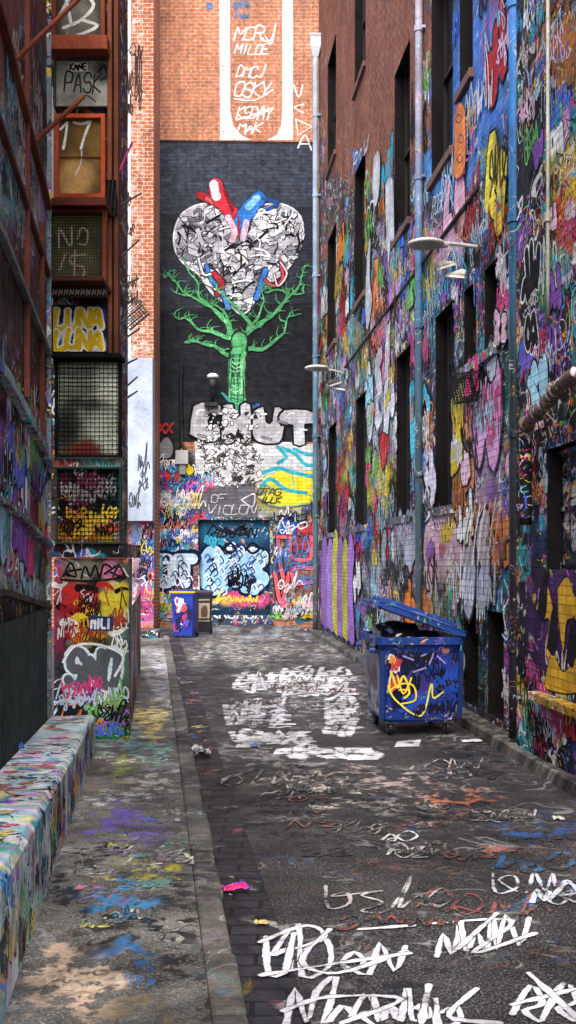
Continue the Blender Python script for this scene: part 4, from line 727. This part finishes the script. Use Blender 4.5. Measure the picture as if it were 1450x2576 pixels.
for x,y,w,c in ((180,1490,18,'d83030'),(215,1478,20,'141212'),(245,1500,18,'e43430'),(280,1500,28,'f8e448'),(200,1550,24,'f8e03c'),(255,1545,18,'f4ec60'),(230,1580,20,'141414'),(175,1560,20,'f8f0e4'),(290,1560,20,'d83838'),(300,1590,16,'f4f0e8'),(215,1530,24,'f0c030'),(165,1530,16,'0e0e0e'),(268,1470,16,'d02c2c'),(150,1475,14,'e8e0d8'),(310,1480,12,'101010')):
    mb.stroke(PB,[(x-16,y+rng.uniform(-12,12)),(x,y),(x+18,y+rng.uniform(-18,18))],w,hx(c),w2=w*.4)
    for k in range(2): mb.stroke(PB,[(x+rng.uniform(-10,10),y),(x+rng.uniform(-10,10),y+rng.uniform(20,60))],3,hx(c),.8)
for i in range(14): u=rng.uniform(x0,x1-.2); v=rng.uniform(.9,1.6); rtag(mb,PB,u,v,rng.uniform(.08,.2),.014,col=hx(rng.choice(['0c0c0e','e8e4dc','a82428','0c0c0e'])))
mb.fill(PB,[(224,1548),(286,1552),(285,1588),(226,1586)],hx('2c3c6c'))
for pl in text('MILI',230,1558,48,22,slant=.05,jit=.0): mb.stroke(PB,pl,5,hx('f0f0f4'),edge=.7)
T=text('SNO',172,1640,118,84,jit=.03)
for pl in T: mb.stroke(PB,pl,30,hx('dcecf4'),edge=.7)
for pl in T: mb.stroke(PB,pl,19,hx('5c6268'),edge=.7)
mb.stroke(PB,[(160,1665),(190,1625),(250,1622),(310,1650),(290,1700)],6,hx('f0f4f8')); mb.stroke(PB,[(165,1735),(230,1760),(280,1735)],7,hx('ecf2f8')); mb.stroke(PB,[(245,1720),(250,1760),(225,1790)],6,hx('ecf2f8'))
mb.fill(PB,[(245,1815),(262,1760),(300,1745),(312,1770),(285,1790),(270,1825)],hx('e89c90'),line=BLACK,lw=3)
for pl in text('MILK',262,1770,40,24,sk=-.4): mb.stroke(PB,pl,3,BLACK)
for i in range(14): u=rng.uniform(x0,x1-.2); v=rng.uniform(.05,.5); rtag(mb,PB,u,v,rng.uniform(.08,.25),.018)
tag(mb.build('pillar',CON,None,(-2.3,12.9,0)),'chest-high concrete pillar with white bubble letters and a MILI sticker','pillar')
# ================================================================== FIXTURES AND OBJECTS
def pipe(name,label,fr,px,py0,py1,r,cf,off=.09,hop=False,mat=MESS,group='downpipes on the walls',ztop=None,zbot=None):
    u,v0,_=fr.pix(px,py1); v1=fr.pix(px,py0)[1]
    if ztop is not None: v1=ztop
    if zbot is not None: v0=zbot
    t=thing(name,label,'pipe',fr.pt(u,v0,off),group)
    g=MB(); n=40; g.tube([fr.pt(u,v0+(v1-v0)*i/n,off) for i in range(n+1)],r,12,cf=cf); g.build('pipe',mat,t,smooth=True)
    z=v0+1.
    while z<v1:
        g=MB(); g.col=cf(fr.pt(u,z,off)); p=fr.pt(u,z,off); g.lathe([(r+.001,-.05),(r+.018,-.045),(r+.018,.045),(r+.001,.05)],p,12); g.fbox(fr,u-r-.04,u+r+.04,z-.02,z+.02,-.01,off*.6); g.build('bracket',mat,t); z+=2.4
    if hop:
        g=MB(); g.col=hx('c4ccd4'); p=fr.pt(u,v1,off); g.loops([[p+Vector((x*a,y*a,z)) for x,y in ((-1,-1),(1,-1),(1,1),(-1,1))] for a,z in ((.08,-.25),(.16,.05),(.16,.35),(.18,.36),(.18,.42))]); g.build('hopper',COLm,t,bevel=.01)
    return t
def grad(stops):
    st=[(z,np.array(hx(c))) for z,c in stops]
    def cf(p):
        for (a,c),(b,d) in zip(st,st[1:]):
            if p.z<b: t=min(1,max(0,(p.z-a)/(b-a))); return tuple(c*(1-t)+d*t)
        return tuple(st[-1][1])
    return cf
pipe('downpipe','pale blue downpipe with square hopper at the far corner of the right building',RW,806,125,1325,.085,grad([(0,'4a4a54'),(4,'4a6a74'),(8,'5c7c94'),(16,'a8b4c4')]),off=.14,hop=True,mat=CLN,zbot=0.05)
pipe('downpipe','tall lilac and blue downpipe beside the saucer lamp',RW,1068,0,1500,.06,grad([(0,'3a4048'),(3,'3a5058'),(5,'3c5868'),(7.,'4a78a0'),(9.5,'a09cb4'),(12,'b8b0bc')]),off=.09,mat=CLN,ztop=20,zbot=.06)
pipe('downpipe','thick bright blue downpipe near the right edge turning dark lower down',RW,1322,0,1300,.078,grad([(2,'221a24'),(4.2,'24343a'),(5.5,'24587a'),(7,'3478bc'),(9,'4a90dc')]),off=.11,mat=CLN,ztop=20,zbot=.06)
pipe('conduit','thin white conduit running up the near right pier',RP,1386,0,800,.018,grad([(4,'8a8a7c'),(7,'b8b8b0'),(9,'d0ccc4')]),off=.03,mat=COLm,group=None,ztop=20)
pipe('downpipe','thin white downpipe at the left border of the black mural',FW,389,0,1100,.06,grad([(5,'d4c8c4'),(12,'e4dcd8')]),off=.08,mat=COLm,ztop=24)
pipe('downpipe','short black pipe standing up the black mural beside the meter box',FW,457,912,1130,.06,grad([(2,'0c0c0e'),(12,'101012')]),off=.08,mat=COLm)
g=MB(); g.tube([RW.pt(ru(1212)+ (ru(872)-ru(1212))*i/20,6.86,.04) for i in range(21)],.028,8,cf=lambda p:hx('1a2428')); tag(g.build('cable_conduit',COLm,None,RW.pt(14,6.86)),'long dark cable conduit running level along the right wall between pipes','cable')
def onP(px,py,d): u,v,_=RP.pix(px,py); return tuple(RP.pt(u,v,d))
t=thing('elbow_pipe','rusty tagged waste pipe elbow sticking out at the right edge','pipe',Vector(onP(1400,1030,.0)))
g=MB(); pts=cr([onP(1500,935,.16),onP(1450,972,.16),onP(1405,1026,.16),onP(1372,1052,.14),onP(1350,1080,.12),onP(1346,1130,.1),onP(1346,1320,.1)],5)
g.tube(pts,.065,14,cf=lambda p:hx('7a6258') if p.z>3.35 else hx('222022')); g.build('pipe',MESS,t,smooth=True)
for i in (6,12,18):
    g=MB(); g.col=hx('5a4a44'); a=Vector(pts[i]); b=(Vector(pts[i+1])-a).normalized(); g.tube([a-b*.03,a+b*.03],.09,14); g.build('flange',CLN,t,bevel=.008)
def lamp(label,head,wall,R):
    t=thing('wall_lamp',label,'street lamp',wall,'saucer lamps on the right wall')
    h=Vector(head); w=Vector(wall); d=(w-h).normalized()
    g=MB(); g.col=hx('c4c0bc'); g.tube(cr([tuple(h+d*R*.75),tuple(h+d*R*1.5+Vector((0,0,.02))),tuple(w)],6),.026,10); g.build('arm',COLm,t,smooth=True)
    g=MB(); g.col=hx('dcd8d0'); g.lathe([(.0001,R*.2),(R*.35,R*.19),(R*.7,R*.13),(R*.95,R*.03),(R,-.01),(R*.97,-.03),(R*.9,-.035)],h,28); g.build('lamp_shade',COLm,t,smooth=True)
    g=MB(); g.col=hx('a8a6a0'); g.lathe([(R*.88,-.034),(R*.75,-R*.16),(R*.4,-R*.26),(.0001,-R*.28)],h,28); g.build('diffuser',PLAS,t,smooth=True)
    g=MB(); g.col=hx('6a6864'); g.tube([w-d*.03,w+d*.05],.06,12); g.build('wall_plate',COLm,t)
    g=MB(); g.col=hx('b8b4ac'); g.tube([h+d*R*.7,h+d*R*1.25],[.06,.035],12); g.build('collar',COLm,t)
hd=P3(1072,612,14.1); lamp('nearer white saucer lamp with shoes hung beneath its arm on the right wall',hd,RW.pt(RW.pix(1206,622)[0],RW.pix(1206,622)[1],0),.24)
hd2=P3(797,925,27.1); lamp('farther white saucer lamp over the alley beside the black mural',hd2,RW.pt(RW.pix(868,940)[0],RW.pix(868,940)[1],0),.3)
def shoes(label,top,c1,c2,L):
    t=thing('hanging_shoes',label,'shoes',top,'pairs of shoes hung by their laces'); top=Vector(top)
    for k,(dx,dz,rot,tilt) in enumerate(((-.06,-.26,.5,-.35),(.07,-.38,2.6,-.2))):
        M=Matrix.Translation(top+Vector((dx,0.05*k,dz)))@Matrix.Rotation(rot,4,'Z')@Matrix.Rotation(tilt,4,'Y')@Matrix.Scale(L/.29,4)
        g=MB(); g.M=M; g.col=hx(c1); sec=[]
        for x,w,hh in ((-.14,.028,.075),(-.12,.038,.1),(-.07,.04,.105),(-.02,.041,.085),(.04,.046,.062),(.09,.048,.048),(.13,.036,.036),(.148,.015,.022)):
            sec.append([(x,w*math.cos(a)*(1 if math.sin(a)<.3 else .8),max(0,math.sin(a))*hh) for a in np.linspace(0,2*math.pi,12,endpoint=False)])
        g.loops(sec); sh=g.build('shoe',COLm,t,smooth=True)
        g=MB(); g.M=M; g.col=hx(c2); g.loops([[(x,w*s,z) for x,w,s in [(-.145,.03,-1),(-.1,.043,-1),(0,.043,-1),(.08,.052,-1),(.14,.035,-1),(.155,0,1),(.14,.035,1),(.08,.052,1),(0,.043,1),(-.1,.043,1),(-.145,.03,1)]] for z in (-.028,0.004)]); g.build('sole',COLm,sh)
        g=MB(); g.col=hx('d8d4cc'); q=M@Vector((.0,0,.08)); g.tube(cr([tuple(q),tuple((q+top)/2+Vector((.02,0,0))),tuple(top)],5),.004,6); g.build('lace',COLm,t)
shoes('pair of pale shoes hanging under the nearer saucer lamp',P3(1135,618,14.2),'b8b2ac','e0dcd4',.27)
shoes('pair of dark shoes with pale soles hanging from the farther saucer lamp',P3(850,938,27.2),'5a5050','d0c8c0',.36)
def crate(label,cen,size,rot,c,mat=COLm):
    t=thing('milk_crate',label,'crate',cen); M=Matrix.Translation(cen)@rot; s=size/2; h=size*.42
    g=MB(); g.M=M; g.col=hx(c); b=.009
    for z in (-h,-h*.3,h*.4,h-.02):
        w=.022 if z>h*.8 or z<-h*.9 else b
        for a in (-s,s-b):
            g.box(-s,s,a,a+b,z,z+w); g.box(a,a+b,-s+b,s-b,z,z+w)
    n=8
    for i in range(n+1):
        x=-s+(2*s-b)*i/n
        for a in (-s+.001,s-b-.001):
            g.box(x,x+b*.8,a+.001,a+b-.001,-h+.001,h-.001)
            if 0<i<n: g.box(a+.001,a+b-.001,x,x+b*.8,-h+.001,h-.001)
    g.build('side_walls',mat,t)
    g=MB(); g.M=M; g.col=hx(c)
    for i in range(n+1): x=-s+.013+(2*s-.036)*i/n; g.box(x,x+b*.8,-s+.013,s-.013,-h+.002,-h+.01); g.box(-s+.013,s-.013,x,x+b*.8,-h+.011,-h+.018)
    g.build('base',mat,t)
crate('black plastic milk crate hung tilted on the right wall under a window',RW.pt(RW.pix(1212,975)[0],RW.pix(1212,975)[1],.19),.33,Matrix.Rotation(math.radians(12),4,'Z')@Matrix.Rotation(math.radians(80),4,'X')@Matrix.Rotation(math.radians(10),4,'Z'),'0e0e10')
crate('grey milk crate hung cornerwise on the spikes of the stair tower',P3(325,778,13.0),.31,Matrix.Rotation(math.radians(-14),4,'Z')@Matrix.Rotation(math.radians(78),4,'X')@Matrix.Rotation(math.radians(40),4,'Z'),'6c6c70')
for i,(a,b,c,d) in enumerate(((276,532,356,486),(272,676,350,604),(272,736,350,700),(285,872,352,826),(296,925,346,902),(304,985,346,948),(306,1010,346,984))):
    g=MB(); g.tube([P3(a-8,b+4,12.75),P3(a,b,12.8),P3(c,d,13.)],[.016,.016,.01],8,cf=lambda p:hx('464244'))
    tag(g.build('steel_spike',COLm,None,P3(a,b,12.8)),['topmost','second','third','fourth','fifth','sixth','lowest'][i]+' steel spike from the top on the side of the stair tower','spike','steel spikes on the stair tower')
for i,(a,b,c,d,l) in enumerate(((30,160,206,-10,'rusty diagonal brace crossing the topmost window at the upper left corner'),(76,368,210,244,'rusty diagonal brace just above the frame tagged 17'))):
    g=MB(); g.col=hx('7a3c26'); p=LF.pt(*LF.pix(a,b)[:2]); q=P3(c,d,12.3); dr=(q-p).normalized(); s1=dr.cross(Vector((0,0,1))).normalized()*.02; s2=Vector((0,0,.045))
    g.loops([[x-s1-s2*.5,x+s1-s2*.5,x+s1+s2*.5,x-s1+s2*.5] for x in (p,q)]); tag(g.build('steel_brace',RUST,None,p,bevel=.004),l,'brace','rusty braces on the left facade')
t=thing('pole_with_cloth','pink stick with a torn black cloth sticking out from the stair tower','flag',P3(283,465,12.6))
g=MB(); g.tube([P3(268,505,12.6),P3(333,358,12.75)],.014,8,cf=lambda p:hx('a82c70')); g.build('stick',COLm,t)
g=MB(); g.col=hx('0e0e11'); nn=9
for j in range(nn):
    for i in range(nn): g.vt(P3(262+i*3.8+(j*.8),452+j*11+5*math.sin(i*1.7)*(j/nn),12.5+.04*math.sin(i*1.3+j*.6)))
for j in range(nn-1):
    for i in range(nn-1):
        if j>5 and (i+j)%5==0: continue
        if abs(i-4)>5-j*.2: continue
        a=j*nn+i; g.fc((a,a+1,a+nn+1,a+nn))
g.build('cloth',COLm,t,smooth=True)
t=thing('wall_lamp','small round white lamp standing off the black mural left of the tree trunk','lamp',P3(536,1000,37.9))
c=P3(536,946,37.5); g=MB(); g.col=hx('e4e0dc'); g.lathe([(.0001,.1),(.12,.08),(.19,.02),(.2,-.04),(.16,-.07),(.0001,-.08)],c,20); g.build('lamp_shade',COLm,t,smooth=True)
g=MB(); g.col=hx('3a3a3e'); g.lathe([(.12,-.08),(.13,-.25),(.07,-.42),(.0001,-.43)],c,14); g.build('lamp_body',COLm,t,smooth=True)
g=MB(); g.col=hx('2a2a2e'); g.tube(cr([tuple(c+Vector((0,0,-.4))),tuple(c+Vector((.02,.1,-.62))),tuple(c+Vector((-.06,.48,-.75)))],5),.035,8); g.build('arm',COLm,t)
g=MB(); x,_,z,_2=rect(515,1008,550,1020,37.85); g.col=hx('26262a'); g.box(x,x+.46,37.7,37.99,z-.05,z+.1); g.build('wall_plate',COLm,t,bevel=.02)
t=thing('meter_box','small grey meter box with conduit on the far wall beside the patterned figure','utility box',P3(458,1185,37.95)); x0,x1,z0,z1=rect(442,1133,474,1186,37.8)
g=MB(); g.col=hx('aaaaac'); g.box(x0,x1,37.75,37.99,z0+.25,z1); g.build('box',COLm,t,bevel=.015)
g=MB(); g.col=hx('8a8a8c'); g.box(x0+.12,x1-.1,37.82,37.985,z0-.1,z0+.25); g.build('base_fitting',COLm,t,bevel=.01)
g=MB(); g.tube([(x0+.2,37.9,z1),(x0+.2,37.9,z1+.8)],.035,8,cf=lambda p:hx('d0a830')); g.build('conduit',COLm,t)
def rr(wx,wy,r,z,cx=0,cy=0,n=5):
    o=[]
    for sx,sy,a0 in ((1,1,0),(-1,1,90),(-1,-1,180),(1,-1,270)):
        for i in range(n): a=math.radians(a0+90*i/(n-1)); o.append((cx+(wx/2-r)*sx+r*math.cos(a),cy+(wy/2-r)*sy+r*math.sin(a),z))
    return o
def dumpster():
    yn=13.35; loc=Vector((1.565,yn+.66,-.1)); t=thing('dumpster','big blue wheeled dumpster with lid propped open by black bags','dumpster',loc)
    M=Matrix.Translation(loc)@Matrix.Rotation(math.radians(5.5),4,'Z'); B='12307c'
    g=MB(); g.M=M; g.loops([rr(.86,1.1,.08,.17),rr(.9,1.14,.09,.2),rr(.985,1.24,.09,1.02),rr(1.02,1.28,.09,1.12)],cl=hx(B),c1=False)
    g.loops([rr(1.02,1.28,.09,1.12),rr(1.1,1.36,.1,1.125),rr(1.11,1.37,.1,1.21),rr(1.03,1.29,.08,1.215),rr(.97,1.22,.08,1.0),rr(.93,1.16,.08,.55)],cl=hx('1c4090'),c0=False)
    R3=M.to_3x3()
    nf=Fr(M@Vector((0,-.578,.2)),R3@Vector((1,0,0)),(0,-1,0),fn=const_fn(B)); nf.v=(R3@Vector((0,-.065,.84))).normalized(); nf.n=nf.u.cross(nf.v); nf.b=(-.44,.46,.02,.82); g.M=None; g.layer=80
    g.fill(nf,[(-.38,.3),(-.34,.8),(.1,.81),(.43,.78),(.42,.4),(.2,.3),(.0,.22),(-.25,.2)],hx('03040a'),.72,uv=True,sm=4)
    for i in range(70):
        u=rng.uniform(-.42,.32); v=rng.uniform(.12,.72); rtag(g,nf,u,v,rng.uniform(.1,.24),rng.choice([.014,.022,.035]),3,col=hx(rng.choice(['020204','020204','040408','1a3c9c','1c48b0','020204','3c2c78'])),cover=1.)
    for i in range(10): rtag(g,nf,rng.uniform(-.42,-.3),rng.uniform(.35,.75),.08,.02,2,col=hx(rng.choice(['d0402c','e8a030','e8e8ec','c83050'])))
    for pts in ([(1060,1650),(1090,1640),(1080,1670)],[(1100,1650),(1120,1668)],[(1015,1650),(1040,1660)],[(1040,1690),(1070,1680)]): g.stroke(nf,pts,4,hx('9a88c0'))
    for pts,w,c in (([(985,1690),(1000,1730),(1015,1700),(1030,1740),(1018,1755)],5,'f0d020'),([(975,1740),(1010,1720),(1040,1725),(1045,1760),(1010,1770)],4,'f0d020'),([(985,1690),(980,1730),(1000,1765),(1060,1800),(1085,1720),(1090,1755),(1115,1740)],4,'e4dc48'),([(1005,1735),(1030,1735)],4,'f0d840'),([(1000,1700),(1015,1745),(1035,1705)],4,'f0d020')): g.stroke(nf,pts,w,hx(c),1.)
    for k in range(6): rtag(g,nf,-.05+k*.075,.1,.13,.016,1,col=hx('020204'),cover=1.)
    sf=Fr(M@Vector((-.455,0,.2)),R3@Vector((0,-1,0)),(-1,0,0),fn=const_fn('8c8c94')); sf.v=(R3@Vector((-.05,0,.84))).normalized(); sf.n=sf.u.cross(sf.v); sf.b=(-.55,.55,.02,.84)
    if sf.n.x>0: sf.n=-sf.n
    g.fill(sf,[(-.5,.04),(.52,.04),(.56,.8),(-.53,.8)],hx('8c8c94'),uv=True)
    for i in range(14): rtag(g,sf,rng.uniform(-.45,.2),rng.uniform(.05,.6),rng.uniform(.1,.25),.02,col=hx(rng.choice(['d8d8dc','3a3a4a','6a5a78','1a1a20'])))
    g.build('body',PLASG,t)
    for x in (-.485,.485):
        g=MB(); g.M=M; g.col=hx('10306c'); g.loops([[(x+sx*.03,y,z) for sx in (-1,1) for y in ((-.57-.1*(z-.2)-.0,-.60-.1*(z-.2)) if sx<0 else (-.60-.1*(z-.2),-.57-.1*(z-.2)))] for z in (.22,1.05)]); g.build('corner_rib',PLAS,t)
    a=math.radians(19.5); hing=Matrix.Translation(M@Vector((.53,0,1.225)))@R3.to_4x4()@Matrix.Rotation(a,4,'Y')
    g=MB(); g.M=hing; g.col=hx('184290'); nx,ny=12,8; W,Ln=1.12,1.4
    for sgn,zo in ((1,.055),(-1,0)):
        for i in range(nx+1):
            for j in range(ny+1):
                x=-W*i/nx; y=-Ln/2+Ln*j/ny; dome=.05*math.sin(math.pi*i/nx)*math.sin(math.pi*j/ny)**.5 ; g.vt((x,y,zo+dome))
    K=(nx+1)*(ny+1)
    for i in range(nx):
        for j in range(ny):
            q=i*(ny+1)+j; g.fc((q,q+ny+1,q+ny+2,q+1)); g.fc((K+q,K+q+1,K+q+ny+2,K+q+ny+1))
    E=[i*(ny+1) for i in range(nx+1)]+[nx*(ny+1)+j for j in range(1,ny+1)]+[i*(ny+1)+ny for i in range(nx-1,-1,-1)]+[j for j in range(ny-1,0,-1)]
    for p,q in zip(E,E[1:]+E[:1]): g.fc((p,q,K+q,K+p))
    for y in (-.45,-.15,.15,.45): g.box(-W*.93,-.08,y-.03,y+.03,.058,.125)
    g.box(-W-.02,-W+.03,-.66,.66,-.04,.06); lid=g.build('lid',PLASG,t,bevel=.012)
    g=MB(); g.M=hing; g.col=hx('10306c'); g.tube([(-W-.06,-.35,.02),(-W-.07,.35,.02)],.018,8); g.build('handle',PLAS,lid)
    for x,y in ((-.36,-.47),(.36,-.47),(-.36,.47),(.36,.47)):
        g=MB(); g.M=M; g.col=hx('4a4a4c'); g.box(x-.07,x+.07,y-.07,y+.07,.15,.172)
        for s in (-.045,.035): g.box(x+s,x+s+.01,y-.03,y+.05,.07,.15)
        f=g.build('castor',COLm,t)
        g=MB(); g.M=M@Matrix.Translation((x,y+.02,.085))@Matrix.Rotation(math.radians(90),4,'Y'); g.col=hx('17171a'); g.lathe([(.03,-.026),(.07,-.028),(.085,-.018),(.085,.018),(.07,.028),(.03,.026)],(0,0,0),20); g.build('tyre',PLAS,f)
    for y in (-.5,.5): g=MB(); g.M=M; g.col=hx('2a4a8c'); g.tube([(-.55,y,1.05),(-.62,y,1.05)],.03,10); g.build('lift_pin',PLAS,t)
    return M
DM=dumpster()
for i,(x,y,z,s,l) in enumerate(((-.22,-.3,1.13,.28,'shiny black rubbish bag at the near left corner inside the dumpster'),(.1,-.25,1.06,.27,'low black rubbish bag near the hinge side of the dumpster'),(-.15,.3,1.14,.3,'black rubbish bag at the back of the dumpster under the lid'))):
    bm=bmesh.new(); bmesh.ops.create_icosphere(bm,subdivisions=4,radius=1.); g=MB(); g.col=hx('0c0c10'); c=DM@Vector((x,y,z))
    for v in bm.verts:
        d=v.co.normalized(); n=noise.noise(d*2.2+Vector((i*5,0,0)))*.25+abs(noise.noise(d*6+Vector((i*9,1,0))))*.16; g.vt(c+Vector((d.x*s*1.15,d.y*s*1.1,d.z*s*.72))*(1+n))
    for f in bm.faces: g.fc([v.index for v in f.verts])
    bm.free(); tag(g.build('rubbish_bag',BAGM,None,c,smooth=True),l,'rubbish bag','rubbish bags in the dumpster')
def wbin(label,px,py,W,H,body,lidc,rot,yy,poster=False,rim=None):
    loc=Vector(((px-CX)/F*yy,yy,-.1)); t=thing('wheelie_bin',label,'bin',loc,'wheelie bins by the far wall'); M=Matrix.Translation(loc)@Matrix.Rotation(rot,4,'Z')
    D=W*1.15; g=MB(); g.M=M; g.loops([rr(W*.78,D*.72,.05,.06),rr(W*.82,D*.78,.05,H*.3),rr(W*.95,D*.95,.05,H*.88),rr(W,D,.05,H*.89),rr(W,D,.05,H*.95)],cl=hx(body))
    g.M=None; nf=Fr(M@Vector((0,-D*.385,.06)),M.to_3x3()@Vector((1,0,0)),(0,-1,0),fn=const_fn(body)); nf.v=(M.to_3x3()@Vector((0,-D*.1,H*.8))).normalized(); nf.n=nf.u.cross(nf.v); nf.b=(-W*.38,W*.38,.05,H*.8); g.layer=120
    if poster:
        g.fill(nf,[(-W*.36,H*.25),(W*.3,H*.25),(W*.3,H*.76),(-W*.36,H*.76)],hx('a89c88'),uv=True); g.fill(nf,[(-W*.2,H*.36),(W*.14,H*.36),(W*.16,H*.56),(0,H*.62),(-W*.2,H*.54)],hx('5a4434'),uv=True,sm=3); g.stroke(nf,[(-W*.3,H*.7),(W*.25,H*.7)],.06,hx('2a2420'),uv=True); g.stroke(nf,[(-W*.3,H*.3),(W*.25,H*.3)],.05,hx('2a2420'),uv=True)
    else:
        for i in range(30): rtag(g,nf,rng.uniform(-W*.38,W*.1),rng.uniform(.1,H*.68),rng.uniform(.12,.28),.035,2,col=hx(rng.choice(['c03060','d8503c','08080e','08080e','6a4ab0','08080e','e8e8ec'])))
    g.build('body',PLAS,t)
    g=MB(); g.M=M; g.loops([rr(W*1.06,D*1.05,.06,H*.93,0,0),rr(W*1.08,D*1.08,.07,H*.967)],cl=hx(rim or lidc),c1=False); g.loops([rr(W*1.08,D*1.08,.07,H*.967),rr(W*.98,D*.98,.07,H*.985),rr(W*.7,D*.7,.07,H)],cl=hx(lidc),c0=False); g.build('lid',PLAS,t)
    g=MB(); g.M=M; g.col=hx(body); g.tube([(-W*.4,D*.58,H*.9),(W*.4,D*.58,H*.9)],.025,8); g.build('handle',PLAS,t)
    for s in (-1,1):
        g=MB(); g.M=M@Matrix.Translation((s*W*.44,D*.28,.12))@Matrix.Rotation(math.radians(90),4,'Y'); g.col=hx('141416'); g.lathe([(.03,-.04),(.1,-.04),(.12,-.02),(.12,.02),(.1,.04),(.03,.04)],(0,0,0),16); g.build('wheel',PLAS,t)
wbin('blue tagged wheelie bin with a yellow lid rim near the end of the left kerb',466,1600,.72,1.38,'1838a0','1c3480',math.radians(-6),31.8,rim='f0c828')
wbin('dark wheelie bin with a poster pasted on its front',514,1592,.5,1.32,'222228','4a3a54',math.radians(8),33.2,True)
g=MB(); g.col=hx('3a3a3a'); c=P3(376,1600,30.2); g.loops([rr(.55,.5,.04,-.02,c.x,c.y),rr(.55,.5,.04,.16,c.x,c.y),rr(.48,.43,.04,.2,c.x,c.y)]); tag(g.build('concrete_block',MESS,None,(c.x,c.y,0)),'low dark concrete block at the far end of the left footpath','block')
t=thing('outlet_pipe','short rusty outlet pipe poking from the right wall left of the purple and yellow pier','pipe',RW.pt(*RW.pix(1292,1385)[:2]))
g=MB(); a=RW.pt(*RW.pix(1298,1356)[:2],0); n=RW.n; g.tube(cr([tuple(a),tuple(a+n*.1),tuple(a+n*.15+Vector((0,0,-.05))),tuple(a+n*.15+Vector((0,0,-.25)))],5),.045,10,cf=lambda p:hx('6a4a3c')); g.build('outlet',RUST,t,smooth=True)
g=MB(); g.col=hx('5a3c30'); g.tube([a+n*.005,a+n*.03],.08,12); g.build('flange',RUST,t)
def crumple(name,label,px,py,fr,w,d,h,c,seed,rot=0,c2=None):
    u,v,_=fr.pix(px,py); c0=fr.pt(u,v,0); g=MB(); n=14
    for j in range(n):
        for i in range(n):
            x=(i/(n-1)-.5)*w; y=(j/(n-1)-.5)*d; q=noise.noise(Vector((x/w*3.5+seed,y/d*3.5,seed))); e=abs(noise.noise(Vector((x/w*8,y/d*8+seed,2))))
            x+=.12*w*noise.noise(Vector((y/d*3,seed,5))); y+=.15*d*noise.noise(Vector((x/w*3,seed,8)))
            z=.008+h*max(0,.45+q+e*.6)*(1-.5*max(abs(i/(n-1)-.5),abs(j/(n-1)-.5))*2)
            cc=hx(c2) if c2 and q>.12 else hx(c)
            g.vt(c0+Vector((x*math.cos(rot)-y*math.sin(rot),x*math.sin(rot)+y*math.cos(rot),z)),cc)
    for j in range(n-1):
        for i in range(n-1): a=j*n+i; g.fc((a,a+1,a+n+1,a+n))
    o=g.build(name,PLAS,None,c0); tag(o,label,'litter'); return o
crumple('snack_packet','crushed pink packet lying in the stone gutter',592,2240,GR,.17,.11,.05,'d8246c',1,.3,'8a2ca0')
crumple('crumpled_bag','crumpled dark bag with a white edge beside the left kerb',500,1902,GR,.26,.2,.12,'1a1a1e',2,.2,'b4b4b8')
crumple('crumpled_paper','tan crumpled paper on the right kerb near the wall',1325,1893,GR,.26,.2,.1,'b08a3c',3,.5)
crumple('paper_sheet','white paper scrap beside the right kerb behind the dumpster wheel',1186,1866,GR,.24,.16,.02,'d8d8da',4)
crumple('paper_cup_scrap','small white crushed cup on the road left of the dumpster',838,1735,GR,.13,.16,.1,'dcdcdc',5)
crumple('paper_scrap','blue scrap lying on the painted road letters',640,1880,GR,.09,.09,.05,'5a78b0',6)
crumple('paper_scrap','yellowish flat scrap on the edge of the gutter',660,2325,GR,.09,.06,.02,'c8b470',7)
crumple('paper_scrap','tiny white scrap by the far right kerb',775,1588,GR,.2,.3,.1,'dcdcdc',8)
crumple('paper_scrap','pale scrap on the road near the right edge',1405,2062,GR,.09,.08,.03,'c8c4c0',9)
LTz=Fr(LW.pt(0,.42),LW.u,(0,0,1),tuple(-LW.n)); crumple('plastic_bag','blue plastic bag lying on the low wall by the vent',28,1895,LTz,.22,.2,.14,'2a50a8',10)
# ================================================================== light, world, camera
w=bpy.data.worlds.new('World'); S.world=w; w.use_nodes=True; nt=w.node_tree
sk=nt.nodes.new('ShaderNodeTexSky'); sk.sky_type='NISHITA'; sk.sun_disc=False; sk.sun_elevation=math.radians(52); sk.sun_rotation=math.radians(188); sk.dust_density=4.
bg=nt.nodes['Background']; nt.links.new(sk.outputs[0],bg.inputs[0]); bg.inputs[1].default_value=.48
sl=bpy.data.lights.new('Sun','SUN'); sl.energy=2.4; sl.angle=math.radians(45); sl.color=(1,.98,.95); so=bpy.data.objects.new('sun',sl); C.objects.link(so); so.location=(-20,-30,30)
az=math.radians(8); el=math.radians(52); d=Vector((math.sin(az)*math.cos(el),math.cos(az)*math.cos(el),-math.sin(el))); so.rotation_euler=d.to_track_quat('-Z','Y').to_euler()
cm=bpy.data.cameras.new('Camera'); co=bpy.data.objects.new('camera',cm); C.objects.link(co); co.location=(0,0,CH); co.rotation_euler=(math.radians(90),0,0)
cm.sensor_fit='VERTICAL'; cm.sensor_height=24; cm.lens=24*F/2576; cm.shift_y=132/2576; cm.clip_end=1000; cm.clip_start=.05
S.camera=co
S.view_settings.view_transform='Standard'; S.view_settings.look='None'; S.view_settings.exposure=0
for o in bpy.data.objects:
    if '_o' in o: del o['_o']
